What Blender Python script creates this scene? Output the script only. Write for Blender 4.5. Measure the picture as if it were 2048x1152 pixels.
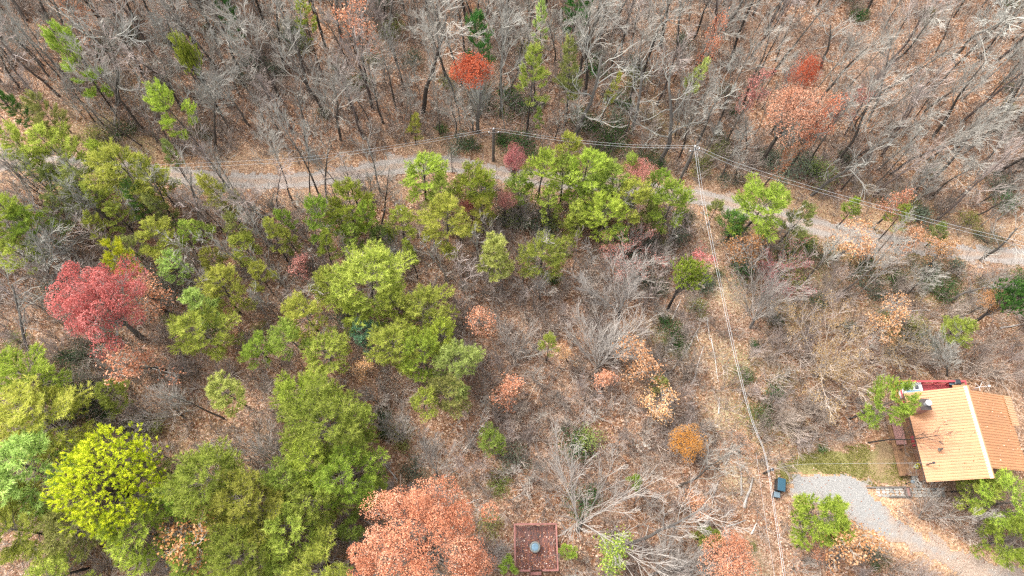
import bpy, math, random
import numpy as np
from mathutils import Vector, Matrix, Quaternion

for o in list(bpy.data.objects):
    bpy.data.objects.remove(o)
S = bpy.context.scene
COL = S.collection
RAD = math.radians

# ------------------------------------------------------------------ camera
FPX, CAMH = 1365.0, 62.0            # focal length in photo pixels (2048 wide), drone height in metres
_dn = np.array([981 - 1024, 576 - 1192, -FPX]); _dn /= np.linalg.norm(_dn)
_Z = -_dn
_Y = np.array([0, 1, 0.0]) - _Z[1] * _Z; _Y /= np.linalg.norm(_Y)
_X = np.cross(_Y, _Z)
RC = np.array([_X, _Y, _Z])         # camera axes -> world axes
cam = bpy.data.cameras.new('camera')
cam.sensor_width = 36.0
cam.lens = 36.0 * FPX / 2048.0
cam.clip_start, cam.clip_end = 0.5, 3000
co = bpy.data.objects.new('camera', cam); COL.objects.link(co)
M4 = Matrix.Identity(4)
for i in range(3):
    for j in range(3):
        M4[i][j] = RC[i][j]
M4[2][3] = CAMH
co.matrix_world = M4
S.camera = co

# ------------------------------------------------------------------ world, sun, exposure
SUN_EL, SUN_AZ = 52.0, 300.0        # azimuth clockwise from +Y
w = bpy.data.worlds.new('World'); S.world = w; w.use_nodes = True
nt = w.node_tree; nt.nodes.clear()
sky = nt.nodes.new('ShaderNodeTexSky'); sky.sky_type = 'NISHITA'; sky.sun_disc = False
sky.sun_elevation = RAD(SUN_EL); sky.sun_rotation = RAD(SUN_AZ)
sky.dust_density = 3.0; sky.air_density = 1.0
hs = nt.nodes.new('ShaderNodeHueSaturation'); hs.inputs['Saturation'].default_value = 0.30
bg = nt.nodes.new('ShaderNodeBackground'); bg.inputs['Strength'].default_value = 0.15
out = nt.nodes.new('ShaderNodeOutputWorld')
nt.links.new(sky.outputs[0], hs.inputs['Color']); nt.links.new(hs.outputs[0], bg.inputs['Color'])
nt.links.new(bg.outputs[0], out.inputs['Surface'])
sl = bpy.data.lights.new('sun', 'SUN'); sl.energy = 1.05; sl.angle = RAD(16); sl.color = (1.0, 0.95, 0.88)
so = bpy.data.objects.new('sun', sl); COL.objects.link(so)
_az, _el = RAD(SUN_AZ), RAD(SUN_EL)
so.rotation_euler = Vector((math.sin(_az) * math.cos(_el), math.cos(_az) * math.cos(_el), math.sin(_el))).to_track_quat('Z', 'Y').to_euler()
so.location = (0, 0, 90)
S.view_settings.view_transform = 'Standard'; S.view_settings.look = 'None'
S.view_settings.gamma = 1.0; S.view_settings.use_curve_mapping = False
S.view_settings.exposure = 2.12
S.render.engine = 'CYCLES'
S.cycles.use_denoising = False; S.cycles.pixel_filter_type = 'BLACKMAN_HARRIS'; S.cycles.filter_width = 1.35
S.cycles.max_bounces = 6; S.cycles.diffuse_bounces = 3; S.cycles.transmission_bounces = 4; S.cycles.transparent_max_bounces = 4
S.cycles.caustics_reflective = False; S.cycles.caustics_refractive = False

# ------------------------------------------------------------------ terrain height and unprojection
def _ray(px, py):
    return RC @ np.array([px - 1024, 576 - py, -FPX])
def un0(px, py, z=0.0):
    d = _ray(px, py); t = (z - CAMH) / d[2]
    return np.array([d[0] * t, d[1] * t, z])
ROADPX = [(-60, 322), (0, 325), (150, 330), (300, 345), (430, 358), (560, 364), (680, 350), (790, 333), (870, 326), (950, 336), (1020, 352),
          (1120, 362), (1220, 368), (1310, 378), (1400, 394), (1480, 414), (1560, 436), (1640, 455), (1760, 484), (1900, 504), (2048, 514), (2120, 516)]
_rw = np.array([un0(a, b) for a, b in ROADPX])
_rx = np.concatenate([[-400], _rw[:, 0], [400]]); _ry = np.concatenate([[_rw[0, 1] + 6], _rw[:, 1], [_rw[-1, 1] - 6]])
_xx = np.linspace(-400, 400, 3201); _yy = np.interp(_xx, _rx, _ry)
_k = np.ones(17) / 17; _yy = np.convolve(np.pad(_yy, 8, mode='edge'), _k, 'valid')
def road_d(x, y):
    return y - np.interp(x, _xx, _yy)
def sstep(a, b, v):
    t = np.clip((v - a) / (b - a), 0, 1); return t * t * (3 - 2 * t)
def hgt(x, y):
    x = np.asarray(x, float); y = np.asarray(y, float)
    d = road_d(x, y)
    h = 0.35 * np.sin(x * 0.11 + 1.3) * np.cos(y * 0.13 + 0.4) + 0.25 * np.sin(x * 0.23 - y * 0.19 + 2.1) + 0.06 * np.sin(x * 0.9 + 0.5) * np.sin(y * 1.1)
    flat = np.exp(-((x - 36) ** 2 / 130 + (y - 8) ** 2 / 60)) + np.exp(-((x - 3.8) ** 2 + (y - 3.6) ** 2) / 14)
    h = h * (1 - np.clip(flat, 0, 1))
    h = h * (1 - np.exp(-(d / 2.6) ** 2)) + 0.55 * sstep(1.8, 4.0, d) + 0.05 * np.clip(d - 4, 0, 60)
    return h
def un(px, py, zoff=0.0):
    z = 0.0
    for _ in range(6):
        p = un0(px, py, z + zoff); z = float(hgt(p[0], p[1]))
    p = un0(px, py, z + zoff)
    return p
def proj(p):
    p = np.atleast_2d(np.asarray(p, float)); c = (p - [0, 0, CAMH]) @ RC
    return np.stack([1024 + c[:, 0] / -c[:, 2] * FPX, 576 - c[:, 1] / -c[:, 2] * FPX, -c[:, 2]], 1)
def ppm(p):
    return FPX / proj(p)[0, 2]
_nr = np.random.default_rng(5)
_NK = [(_nr.normal(size=2), _nr.uniform(0, 6.28)) for _ in range(14)]
def noise2(x, y, sc):
    v = 0
    for k, ph in _NK:
        v = v + np.sin((x * k[0] + y * k[1]) * sc + ph)
    return v / 3.7
def inpoly(x, y, poly):
    x = np.asarray(x); y = np.asarray(y); r = np.zeros(x.shape, bool); n = len(poly)
    for i in range(n):
        x1, y1 = poly[i][:2]; x2, y2 = poly[(i + 1) % n][:2]
        c = ((y1 > y) != (y2 > y)) & (x < (x2 - x1) * (y - y1) / (y2 - y1 + 1e-12) + x1)
        r ^= c
    return r

def soft(x, y, poly, r):
    return sum(inpoly(x + r * math.cos(a), y + r * math.sin(a), poly).astype(float) for a in np.arange(12) * math.pi / 6) / 12

# ------------------------------------------------------------------ materials
MATS = {}
def newmat(name):
    m = bpy.data.materials.new(name); m.use_nodes = True
    n = m.node_tree; n.nodes.clear(); o = n.nodes.new('ShaderNodeOutputMaterial')
    MATS[name] = m
    return m, n, o
def N(n, t, **kw):
    k = n.nodes.new(t)
    for a, b in kw.items():
        setattr(k, a, b)
    return k
def ramp(n, stops, src=None):
    r = n.nodes.new('ShaderNodeValToRGB'); e = r.color_ramp.elements
    while len(e) < len(stops):
        e.new(0.5)
    for i, (p, c) in enumerate(stops):
        e[i].position = p; e[i].color = (*c, 1)
    if src is not None:
        n.links.new(src, r.inputs[0])
    return r
def leafmat(name, stops, trans=0.3, hue=0.03, vspread=0.5):
    """leaf colour: per-leaf value through a ramp, small hue / value drift per tree"""
    m, n, o = newmat(name)
    at = N(n, 'ShaderNodeAttribute', attribute_name='var')
    g = {'needle': 1.40, 'leaf': .86, 'litter': .88, 'grass': .75}[name.split('_')[0]]
    stops = [(p, tuple(min(.78, c * g) for c in col)) for p, col in stops]
    r = ramp(n, stops, at.outputs['Fac'])
    oi = N(n, 'ShaderNodeObjectInfo')
    h = N(n, 'ShaderNodeHueSaturation')
    mr = N(n, 'ShaderNodeMapRange'); mr.inputs[3].default_value = 0.5 - hue; mr.inputs[4].default_value = 0.5 + hue
    n.links.new(oi.outputs['Random'], mr.inputs[0]); n.links.new(mr.outputs[0], h.inputs['Hue'])
    mu = N(n, 'ShaderNodeMath', operation='MULTIPLY'); mu.inputs[1].default_value = 7.31
    fr = N(n, 'ShaderNodeMath', operation='FRACT')
    n.links.new(oi.outputs['Random'], mu.inputs[0]); n.links.new(mu.outputs[0], fr.inputs[0])
    m2 = N(n, 'ShaderNodeMapRange'); m2.inputs[3].default_value = 1 - vspread * .5; m2.inputs[4].default_value = 1 + vspread * .5
    n.links.new(fr.outputs[0], m2.inputs[0]); n.links.new(m2.outputs[0], h.inputs['Value'])
    n.links.new(r.outputs[0], h.inputs['Color'])
    d = N(n, 'ShaderNodeBsdfDiffuse'); t = N(n, 'ShaderNodeBsdfTranslucent'); mx = N(n, 'ShaderNodeMixShader'); mx.inputs[0].default_value = trans
    n.links.new(h.outputs[0], d.inputs[0]); n.links.new(h.outputs[0], t.inputs[0])
    n.links.new(d.outputs[0], mx.inputs[1]); n.links.new(t.outputs[0], mx.inputs[2]); n.links.new(mx.outputs[0], o.inputs[0])
    return m
def barkmat(name, thick, thin, mid=0.5):
    """bark: 'var' is 0 on the stout stem and 1 on thin twigs; lichen grey on thin wood"""
    m, n, o = newmat(name)
    at = N(n, 'ShaderNodeAttribute', attribute_name='var')
    tc = N(n, 'ShaderNodeTexCoord'); nz = N(n, 'ShaderNodeTexNoise'); nz.inputs['Scale'].default_value = 2.5; nz.inputs['Detail'].default_value = 5
    n.links.new(tc.outputs['Object'], nz.inputs[0])
    ad = N(n, 'ShaderNodeMath', operation='MULTIPLY_ADD'); ad.inputs[1].default_value = 0.9; ad.inputs[2].default_value = -0.45
    n.links.new(nz.outputs[0], ad.inputs[0])
    a2 = N(n, 'ShaderNodeMath', operation='ADD'); a2.use_clamp = True
    n.links.new(ad.outputs[0], a2.inputs[0]); n.links.new(at.outputs['Fac'], a2.inputs[1])
    r = ramp(n, [(0.05, thick), (mid, tuple((a + b) / 2 for a, b in zip(thick, thin))), (0.95, thin)], a2.outputs[0])
    oi = N(n, 'ShaderNodeObjectInfo'); mr = N(n, 'ShaderNodeMapRange'); mr.inputs[3].default_value = 0.75; mr.inputs[4].default_value = 1.2
    n.links.new(oi.outputs['Random'], mr.inputs[0])
    h = N(n, 'ShaderNodeHueSaturation'); n.links.new(mr.outputs[0], h.inputs['Value']); n.links.new(r.outputs[0], h.inputs['Color'])
    d = N(n, 'ShaderNodeBsdfDiffuse'); n.links.new(h.outputs[0], d.inputs[0]); n.links.new(d.outputs[0], o.inputs[0])
    return m
def plain(name, col, rough=0.7, var=0.25, scale=3.0, metal=0.0, stretch=(1, 1, 1), col2=None, spec=0.5):
    m, n, o = newmat(name)
    tc = N(n, 'ShaderNodeTexCoord'); mp = N(n, 'ShaderNodeMapping'); mp.inputs['Scale'].default_value = stretch
    nz = N(n, 'ShaderNodeTexNoise'); nz.inputs['Scale'].default_value = scale; nz.inputs['Detail'].default_value = 6
    n.links.new(tc.outputs['Object'], mp.inputs[0]); n.links.new(mp.outputs[0], nz.inputs[0])
    c2 = col2 or tuple(c * (1 - var) for c in col)
    r = ramp(n, [(0.3, c2), (0.7, tuple(min(1, c * (1 + var * .5)) for c in col))], nz.outputs[0])
    oi = N(n, 'ShaderNodeObjectInfo'); mr = N(n, 'ShaderNodeMapRange'); mr.inputs[3].default_value = 1 - var * .6; mr.inputs[4].default_value = 1 + var * .5
    n.links.new(oi.outputs['Random'], mr.inputs[0])
    h = N(n, 'ShaderNodeHueSaturation'); n.links.new(mr.outputs[0], h.inputs['Value']); n.links.new(r.outputs[0], h.inputs['Color'])
    p = N(n, 'ShaderNodeBsdfPrincipled'); p.inputs['Roughness'].default_value = rough; p.inputs['Metallic'].default_value = metal
    p.inputs['Specular IOR Level'].default_value = spec
    n.links.new(h.outputs[0], p.inputs['Base Color']); n.links.new(p.outputs[0], o.inputs[0])
    return m

# needles
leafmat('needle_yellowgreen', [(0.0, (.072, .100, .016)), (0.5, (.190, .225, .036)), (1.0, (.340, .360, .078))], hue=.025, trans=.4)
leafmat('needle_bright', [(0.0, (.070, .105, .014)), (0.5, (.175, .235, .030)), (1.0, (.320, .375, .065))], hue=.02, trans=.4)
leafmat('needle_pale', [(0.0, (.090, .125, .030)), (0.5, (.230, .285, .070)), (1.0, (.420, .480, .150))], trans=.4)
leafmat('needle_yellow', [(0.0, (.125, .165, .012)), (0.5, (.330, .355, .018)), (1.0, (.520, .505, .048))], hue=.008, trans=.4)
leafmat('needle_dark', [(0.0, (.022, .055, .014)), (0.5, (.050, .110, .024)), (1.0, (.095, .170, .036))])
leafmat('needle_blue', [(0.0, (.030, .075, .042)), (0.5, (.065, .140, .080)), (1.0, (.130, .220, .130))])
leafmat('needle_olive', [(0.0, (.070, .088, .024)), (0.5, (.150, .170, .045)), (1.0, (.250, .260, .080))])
# leaves
leafmat('leaf_crimson', [(0.0, (.250, .055, .050)), (0.5, (.500, .135, .115)), (1.0, (.740, .320, .285))], hue=.005, vspread=.15)
leafmat('leaf_orange', [(0.0, (.330, .085, .035)), (0.5, (.620, .235, .115)), (1.0, (.800, .420, .270))], hue=.005, vspread=.2)
leafmat('leaf_redorange', [(0.0, (.260, .045, .025)), (0.5, (.480, .110, .055)), (1.0, (.640, .200, .110))], hue=.005, vspread=.2)
leafmat('leaf_salmon', [(0.0, (.360, .115, .070)), (0.5, (.680, .290, .165)), (1.0, (.880, .520, .370))], hue=.004, vspread=.1)
leafmat('leaf_peach', [(0.0, (.260, .100, .060)), (0.5, (.480, .225, .140)), (1.0, (.680, .410, .290))], hue=.004, vspread=.1)
leafmat('leaf_rust', [(0.0, (.200, .070, .030)), (0.5, (.390, .165, .075)), (1.0, (.560, .300, .170))], hue=.015)
leafmat('leaf_paleorange', [(0.0, (.330, .140, .060)), (0.5, (.560, .280, .140)), (1.0, (.740, .460, .290))], hue=.015)
leafmat('leaf_yelloworange', [(0.0, (.420, .180, .030)), (0.5, (.640, .310, .060)), (1.0, (.780, .460, .140))], hue=.01)
leafmat('leaf_tan', [(0.0, (.240, .130, .060)), (0.5, (.380, .230, .110)), (1.0, (.540, .380, .220))], hue=.015)
leafmat('leaf_pink', [(0.0, (.280, .090, .080)), (0.5, (.500, .190, .165)), (1.0, (.680, .340, .290))], hue=.015)
leafmat('leaf_laurel', [(0.0, (.020, .050, .016)), (0.5, (.045, .105, .030)), (1.0, (.100, .180, .060))], trans=.15)
leafmat('leaf_laurel_grey', [(0.0, (.050, .070, .045)), (0.5, (.100, .130, .085)), (1.0, (.190, .220, .150))], trans=.15)
leafmat('litter_leaf', [(0.0, (.110, .045, .025)), (0.3, (.260, .110, .060)), (0.6, (.440, .220, .130)), (0.82, (.620, .400, .290)), (1.0, (.800, .660, .550))], trans=.12, vspread=0)
leafmat('grass_blade', [(0.0, (.130, .140, .028)), (0.5, (.250, .235, .050)), (1.0, (.400, .350, .110))], trans=.2)
# bark
barkmat('bark_grey', (.068, .056, .047), (.290, .268, .230))
barkmat('bark_pale', (.120, .106, .092), (.310, .298, .260), mid=.4)
barkmat('bark_dark', (.045, .038, .034), (.120, .100, .085))
barkmat('bark_fan', (.085, .076, .068), (.275, .245, .214))
barkmat('bark_pinkgrey', (.100, .076, .066), (.310, .255, .225))
barkmat('bark_tan', (.150, .115, .088), (.330, .270, .220))
barkmat('bark_brush', (.140, .108, .088), (.340, .285, .240))
barkmat('bark_birch', (.360, .320, .280), (.480, .440, .390))
barkmat('bark_snag', (.220, .160, .115), (.320, .245, .185))

# ------------------------------------------------------------------ mesh helpers
def mesh(name, V, F, mat=None, var=None, smooth=False):
    V = np.asarray(V, np.float32); F = np.asarray(F, np.int32); k = F.shape[1]
    me = bpy.data.meshes.new(name)
    me.vertices.add(len(V)); me.vertices.foreach_set('co', V.ravel())
    me.loops.add(F.size); me.loops.foreach_set('vertex_index', F.ravel())
    me.polygons.add(len(F)); me.polygons.foreach_set('loop_start', np.arange(0, F.size, k, dtype=np.int32))
    me.polygons.foreach_set('use_smooth', np.full(len(F), smooth))
    if var is not None:
        a = me.attributes.new('var', 'FLOAT', 'POINT'); a.data.foreach_set('value', np.asarray(var, np.float32))
    if mat:
        me.materials.append(MATS[mat])
    me.update(calc_edges=True)
    return me
def link(name, me, parent=None):
    o = bpy.data.objects.new(name, me); COL.objects.link(o)
    if parent is not None:
        o.parent = parent
    return o
def empty(name, loc=(0, 0, 0)):
    o = bpy.data.objects.new(name, None); o.empty_display_size = .3; o.location = loc; COL.objects.link(o); return o
def tag(o, label, cat, group=None, kind=None):
    if label: o['label'] = label
    if cat: o['category'] = cat
    if group: o['group'] = group
    if kind: o['kind'] = kind
    return o
def tubes(P0, P1, R0, R1, k=3, ext=0.3):
    """one k-sided prism per segment -> V, F(quads), radius per vertex"""
    P0 = np.asarray(P0, float); P1 = np.asarray(P1, float); R0 = np.asarray(R0, float); R1 = np.asarray(R1, float)
    D = P1 - P0; L = np.linalg.norm(D, axis=1, keepdims=True) + 1e-9; D = D / L
    P1 = P1 + D * (R1 * ext)[:, None]
    ref = np.where(np.abs(D[:, 2:3]) > .9, np.array([[1., 0, 0]]), np.array([[0, 0, 1.]]))
    A = np.cross(D, ref); A /= np.linalg.norm(A, axis=1, keepdims=True); B = np.cross(D, A)
    th = np.arange(k) * 2 * math.pi / k
    c = np.cos(th)[None, :, None]; s = np.sin(th)[None, :, None]
    ring = A[:, None] * c + B[:, None] * s
    V0 = P0[:, None] + ring * R0[:, None, None]; V1 = P1[:, None] + ring * R1[:, None, None]
    V = np.concatenate([V0, V1], 1).reshape(-1, 3)
    n = len(P0); base = (np.arange(n) * 2 * k)[:, None, None]
    i = np.arange(k); j = (i + 1) % k
    F = (base + np.stack([i, i + k, j + k, j], 1)[None]).reshape(-1, 4)
    rad = np.concatenate([np.repeat(R0[:, None], k, 1), np.repeat(R1[:, None], k, 1)], 1).ravel()
    return V, F, rad
def tubemix(segs, thick=0.05):
    """segments (p0,p1,r0,r1): stout ones 6-sided, twigs 3-sided; returns V,F,var"""
    P0 = np.array([s[0] for s in segs]); P1 = np.array([s[1] for s in segs]); R0 = np.array([s[2] for s in segs]); R1 = np.array([s[3] for s in segs])
    m = R0 > thick; Vs, Fs, Rs, off = [], [], [], 0
    for mask, k in ((m, 6), (~m, 3)):
        if mask.any():
            V, F, r = tubes(P0[mask], P1[mask], R0[mask], R1[mask], k)
            Vs.append(V); Fs.append(F + off); Rs.append(r); off += len(V)
    V = np.concatenate(Vs); F = np.concatenate(Fs); r = np.concatenate(Rs)
    return V, F, np.clip(1 - (r - 0.012) / 0.10, 0, 1)
def box(x0, x1, y0, y1, z0, z1):
    V = [(x0, y0, z0), (x1, y0, z0), (x1, y1, z0), (x0, y1, z0), (x0, y0, z1), (x1, y0, z1), (x1, y1, z1), (x0, y1, z1)]
    F = [(0, 3, 2, 1), (4, 5, 6, 7), (0, 1, 5, 4), (1, 2, 6, 5), (2, 3, 7, 6), (3, 0, 4, 7)]
    return np.array(V, float), np.array(F)
def join(parts):
    Vs, Fs, off = [], [], 0
    for V, F in parts:
        Vs.append(np.asarray(V, float)); Fs.append(np.asarray(F) + off); off += len(V)
    return np.concatenate(Vs), np.concatenate(Fs)
def bevel(o, wdt=0.01, seg=1):
    b = o.modifiers.new('bevel', 'BEVEL'); b.width = wdt; b.segments = seg; b.limit_method = 'ANGLE'
    return o
def pbox(name, parent, mat, *b, bev=0.0):
    V, F = box(*b); o = link(name, mesh(name, V, F, mat), parent)
    if bev: bevel(o, bev)
    return o
def lathe(prof, k=16):
    prof = np.array(prof, float); th = np.arange(k) * 2 * math.pi / k
    V = np.stack([prof[:, None, 0] * np.cos(th), prof[:, None, 0] * np.sin(th), np.repeat(prof[:, 1:2], k, 1)], -1).reshape(-1, 3)
    F = []
    for a in range(len(prof) - 1):
        for i in range(k):
            j = (i + 1) % k; F.append((a * k + i, a * k + j, (a + 1) * k + j, (a + 1) * k + i))
    return V, np.array(F)

# ------------------------------------------------------------------ ground, road, drive, lawn
DRIVE = [un(*p) for p in [(1572, 972), (1592, 950), (1640, 943), (1700, 950), (1742, 972), (1756, 1000), (1785, 1032), (1840, 1062), (1920, 1098), (2000, 1124), (2070, 1142), (2150, 1180),
                          (2150, 1260), (2060, 1212), (1990, 1174), (1900, 1136), (1820, 1102), (1760, 1082), (1715, 1058), (1680, 1030), (1630, 1006), (1590, 992)]]
LAWN = [un(*p) for p in [(1548, 938), (1590, 910), (1680, 892), (1760, 884), (1790, 893), (1822, 940), (1838, 972), (1750, 976), (1700, 952), (1640, 945), (1592, 952), (1570, 975), (1552, 960)]]
CORR = np.array([un(*p)[:2] for p in [(1392, 400), (1425, 560), (1440, 680), (1450, 800), (1480, 900), (1510, 1000), (1530, 1150)]])
def corr_d(x, y):
    return np.abs(x - np.interp(y, CORR[::-1, 1], CORR[::-1, 0])) + np.where((y > CORR[0, 1]), 9, 0)
def terrain():
    fx = np.arange(-72, 82.01, .5); fy = np.arange(-14, 88.01, .5)
    cx = np.array([8, 20, 45, 90, 180, 320.]); X = np.concatenate([fx[0] - cx[::-1], fx, fx[-1] + cx]); Y = np.concatenate([fy[0] - cx[::-1], fy, fy[-1] + cx])
    gx, gy = np.meshgrid(X, Y); z = hgt(gx, gy)
    V = np.stack([gx, gy, z], -1).reshape(-1, 3); nx, ny = len(X), len(Y)
    i = np.arange(nx - 1)[None]; j = np.arange(ny - 1)[:, None]; a = (j * nx + i).ravel()
    F = np.stack([a, a + 1, a + 1 + nx, a + nx], 1)
    me = mesh('ground', V, F, None, None, True)
    x, y = V[:, 0], V[:, 1]; d = np.abs(road_d(x, y))
    clay = np.exp(-((d - 2.6) / 1.3) ** 2) * (0.55 + 0.45 * noise2(x, y, .5))
    q = un(1780, 1010); clay = np.maximum(clay, np.exp(-((x - q[0]) ** 2 + (y - q[1]) ** 2) / 2.2))
    clay = np.maximum(clay, .8 * np.clip(soft(x, y, DRIVE, 1.0) * 1.6, 0, 1)); clay = np.maximum(clay, .5 * soft(x, y, LAWN, .9))
    straw = np.exp(-(corr_d(x, y) / 2.6) ** 2) * (0.15 + 0.4 * noise2(x, y, .7)) * (road_d(x, y) < -3)
    moss = np.zeros_like(x)
    for px, py, r, s in [(1300, 275, 6, .5), (1560, 620, 5, .4), (1700, 560, 7, .5), (1850, 560, 7, .5), (240, 250, 6, .5), (1530, 800, 4, .8), (1500, 760, 3, .8), (700, 1100, 6, .3), (300, 1000, 8, .4), (100, 800, 6, .5), (1320, 700, 3, .6), (1800, 440, 8, .4), (1600, 480, 5, .5)]:
        q = un(px, py); moss = np.maximum(moss, s * np.exp(-((x - q[0]) ** 2 + (y - q[1]) ** 2) / r ** 2))
    moss *= 0.6 + 0.5 * noise2(x, y, .9)
    for nm, v in (('clay', clay), ('straw', straw), ('moss', moss)):
        a = me.attributes.new(nm, 'FLOAT', 'POINT'); a.data.foreach_set('value', np.clip(v, 0, 1).astype(np.float32))
    m, n, o = newmat('leaf_litter_ground')
    tc = N(n, 'ShaderNodeTexCoord')
    vo = N(n, 'ShaderNodeTexVoronoi'); vo.inputs['Scale'].default_value = 7.0; vo.inputs['Randomness'].default_value = 1
    v2 = N(n, 'ShaderNodeTexVoronoi'); v2.inputs['Scale'].default_value = 13.0
    big = N(n, 'ShaderNodeTexNoise'); big.inputs['Scale'].default_value = .22; big.inputs['Detail'].default_value = 8; big.inputs['Roughness'].default_value = .65
    for t in (vo, v2, big):
        n.links.new(tc.outputs['Object'], t.inputs['Vector'])
    sp = N(n, 'ShaderNodeSeparateColor'); n.links.new(vo.outputs['Color'], sp.inputs[0])
    s2 = N(n, 'ShaderNodeSeparateColor'); n.links.new(v2.outputs['Color'], s2.inputs[0])
    r1 = ramp(n, [(0, (.075, .036, .022)), (.3, (.170, .078, .046)), (.6, (.285, .145, .090)), (.85, (.430, .270, .185)), (1, (.640, .480, .380))], sp.outputs[0])
    r2 = ramp(n, [(0, (.080, .055, .040)), (.5, (.200, .140, .105)), (1, (.390, .300, .245))], s2.outputs[1])
    mx = N(n, 'ShaderNodeMixRGB'); rb = ramp(n, [(.38, (.15, .15, .15)), (.62, (.75, .75, .75))], big.outputs[0])
    n.links.new(rb.outputs[0], mx.inputs[0]); n.links.new(r1.outputs[0], mx.inputs[1]); n.links.new(r2.outputs[0], mx.inputs[2])
    cur = mx.outputs[0]
    for nm, cols in (('clay', [(.3, (.340, .210, .135)), (.7, (.520, .360, .250))]), ('straw', [(.2, (.270, .200, .120)), (.8, (.500, .420, .290))]), ('moss', [(.2, (.070, .080, .030)), (.8, (.170, .180, .070))])):
        at = N(n, 'ShaderNodeAttribute', attribute_name=nm)
        nz = N(n, 'ShaderNodeTexNoise'); nz.inputs['Scale'].default_value = 5; nz.inputs['Detail'].default_value = 6; n.links.new(tc.outputs['Object'], nz.inputs[0])
        rc = ramp(n, cols, s2.outputs[2])
        mul = N(n, 'ShaderNodeMath', operation='MULTIPLY'); gr = N(n, 'ShaderNodeMapRange'); gr.inputs[1].default_value = .35; gr.inputs[2].default_value = .6; gr.inputs[3].default_value = .25; gr.inputs[4].default_value = 1.2
        n.links.new(nz.outputs[0], gr.inputs[0]); n.links.new(gr.outputs[0], mul.inputs[0]); n.links.new(at.outputs['Fac'], mul.inputs[1]); mul.use_clamp = True
        m2 = N(n, 'ShaderNodeMixRGB'); n.links.new(mul.outputs[0], m2.inputs[0]); n.links.new(cur, m2.inputs[1]); n.links.new(rc.outputs[0], m2.inputs[2]); cur = m2.outputs[0]
    bp = N(n, 'ShaderNodeBump'); bp.inputs['Strength'].default_value = .8; bp.inputs['Distance'].default_value = .06
    n.links.new(vo.outputs['Distance'], bp.inputs['Height'])
    hv = N(n, 'ShaderNodeHueSaturation'); hv.inputs['Value'].default_value = .95; hv.inputs['Saturation'].default_value = 1.10; hv.inputs['Hue'].default_value = .507; n.links.new(cur, hv.inputs['Color']); cur = hv.outputs[0]
    b = N(n, 'ShaderNodeBsdfDiffuse'); n.links.new(cur, b.inputs[0]); n.links.new(bp.outputs[0], b.inputs['Normal']); n.links.new(b.outputs[0], o.inputs[0])
    me.materials.append(m)
    tag(link('ground', me), 'leaf covered forest floor under the trees', None, kind='structure')
terrain()
def gravelmat(name, cols, big):
    m, n, o = newmat(name)
    tc = N(n, 'ShaderNodeTexCoord')
    vo = N(n, 'ShaderNodeTexVoronoi'); vo.inputs['Scale'].default_value = 22; n.links.new(tc.outputs['Object'], vo.inputs['Vector'])
    sp = N(n, 'ShaderNodeSeparateColor'); n.links.new(vo.outputs['Color'], sp.inputs[0])
    r = ramp(n, cols, sp.outputs[0])
    nz = N(n, 'ShaderNodeTexNoise'); nz.inputs['Scale'].default_value = .5; nz.inputs['Detail'].default_value = 7; nz.inputs['Roughness'].default_value = .65; n.links.new(tc.outputs['Object'], nz.inputs[0])
    at = N(n, 'ShaderNodeAttribute', attribute_name='var')
    ad = N(n, 'ShaderNodeMath', operation='ADD'); n.links.new(nz.outputs[0], ad.inputs[0]); n.links.new(at.outputs['Fac'], ad.inputs[1])
    rb = ramp(n, [(.42, (0, 0, 0)), (.68, (.9, .9, .9))], ad.outputs[0])
    mx = N(n, 'ShaderNodeMixRGB'); n.links.new(rb.outputs[0], mx.inputs[0]); n.links.new(r.outputs[0], mx.inputs[1])
    r2 = ramp(n, big, sp.outputs[1]); n.links.new(r2.outputs[0], mx.inputs[2])
    bp = N(n, 'ShaderNodeBump'); bp.inputs['Strength'].default_value = .5; bp.inputs['Distance'].default_value = .04; n.links.new(vo.outputs['Distance'], bp.inputs['Height'])
    b = N(n, 'ShaderNodeBsdfDiffuse'); n.links.new(mx.outputs[0], b.inputs[0]); n.links.new(bp.outputs[0], b.inputs['Normal']); n.links.new(b.outputs[0], o.inputs[0])
gravelmat('road_gravel', [(0, (.215, .185, .160)), (.5, (.26, .228, .20)), (1, (.31, .275, .245))], [(0, (.19, .135, .10)), (.5, (.27, .20, .15)), (1, (.36, .28, .225))])
gravelmat('drive_gravel', [(0, (.185, .178, .166)), (.5, (.225, .216, .202)), (1, (.28, .27, .252))], [(0, (.18, .125, .09)), (.5, (.27, .20, .15)), (1, (.37, .29, .23))])
gravelmat('lawn_grass', [(0, (.10, .095, .035)), (.5, (.18, .16, .06)), (1, (.28, .24, .11))], [(0, (.13, .08, .042)), (.5, (.21, .14, .078)), (1, (.32, .22, .14))])
def sheet(name, x0, x1, y0, y1, step, test, mat, lift, varf, label):
    xs = np.arange(x0, x1, step); ys = np.arange(y0, y1, step); gx, gy = np.meshgrid(xs, ys)
    jx = gx + .34 * noise2(gx, gy, 2.2) + .16 * noise2(gy, gx, 6.0); jy = gy + .34 * noise2(gy + 9, gx, 2.2) + .16 * noise2(gx + 3, gy, 6.0)
    ok = test(jx, jy); nx = len(xs)
    c = (ok[:-1, :-1] & ok[1:, :-1] & ok[:-1, 1:] & ok[1:, 1:]); jj, ii = np.nonzero(c); a = jj * nx + ii
    F = np.stack([a, a + 1, a + 1 + nx, a + nx], 1)
    used, inv = np.unique(F, return_inverse=True); F = inv.reshape(F.shape)
    x = gx.ravel()[used]; y = gy.ravel()[used]
    V = np.stack([x, y, hgt(x, y) + lift], 1)
    me = mesh(name, V, F, mat, varf(x, y), True)
    return tag(link(name, me), label, None, kind='structure')
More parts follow.
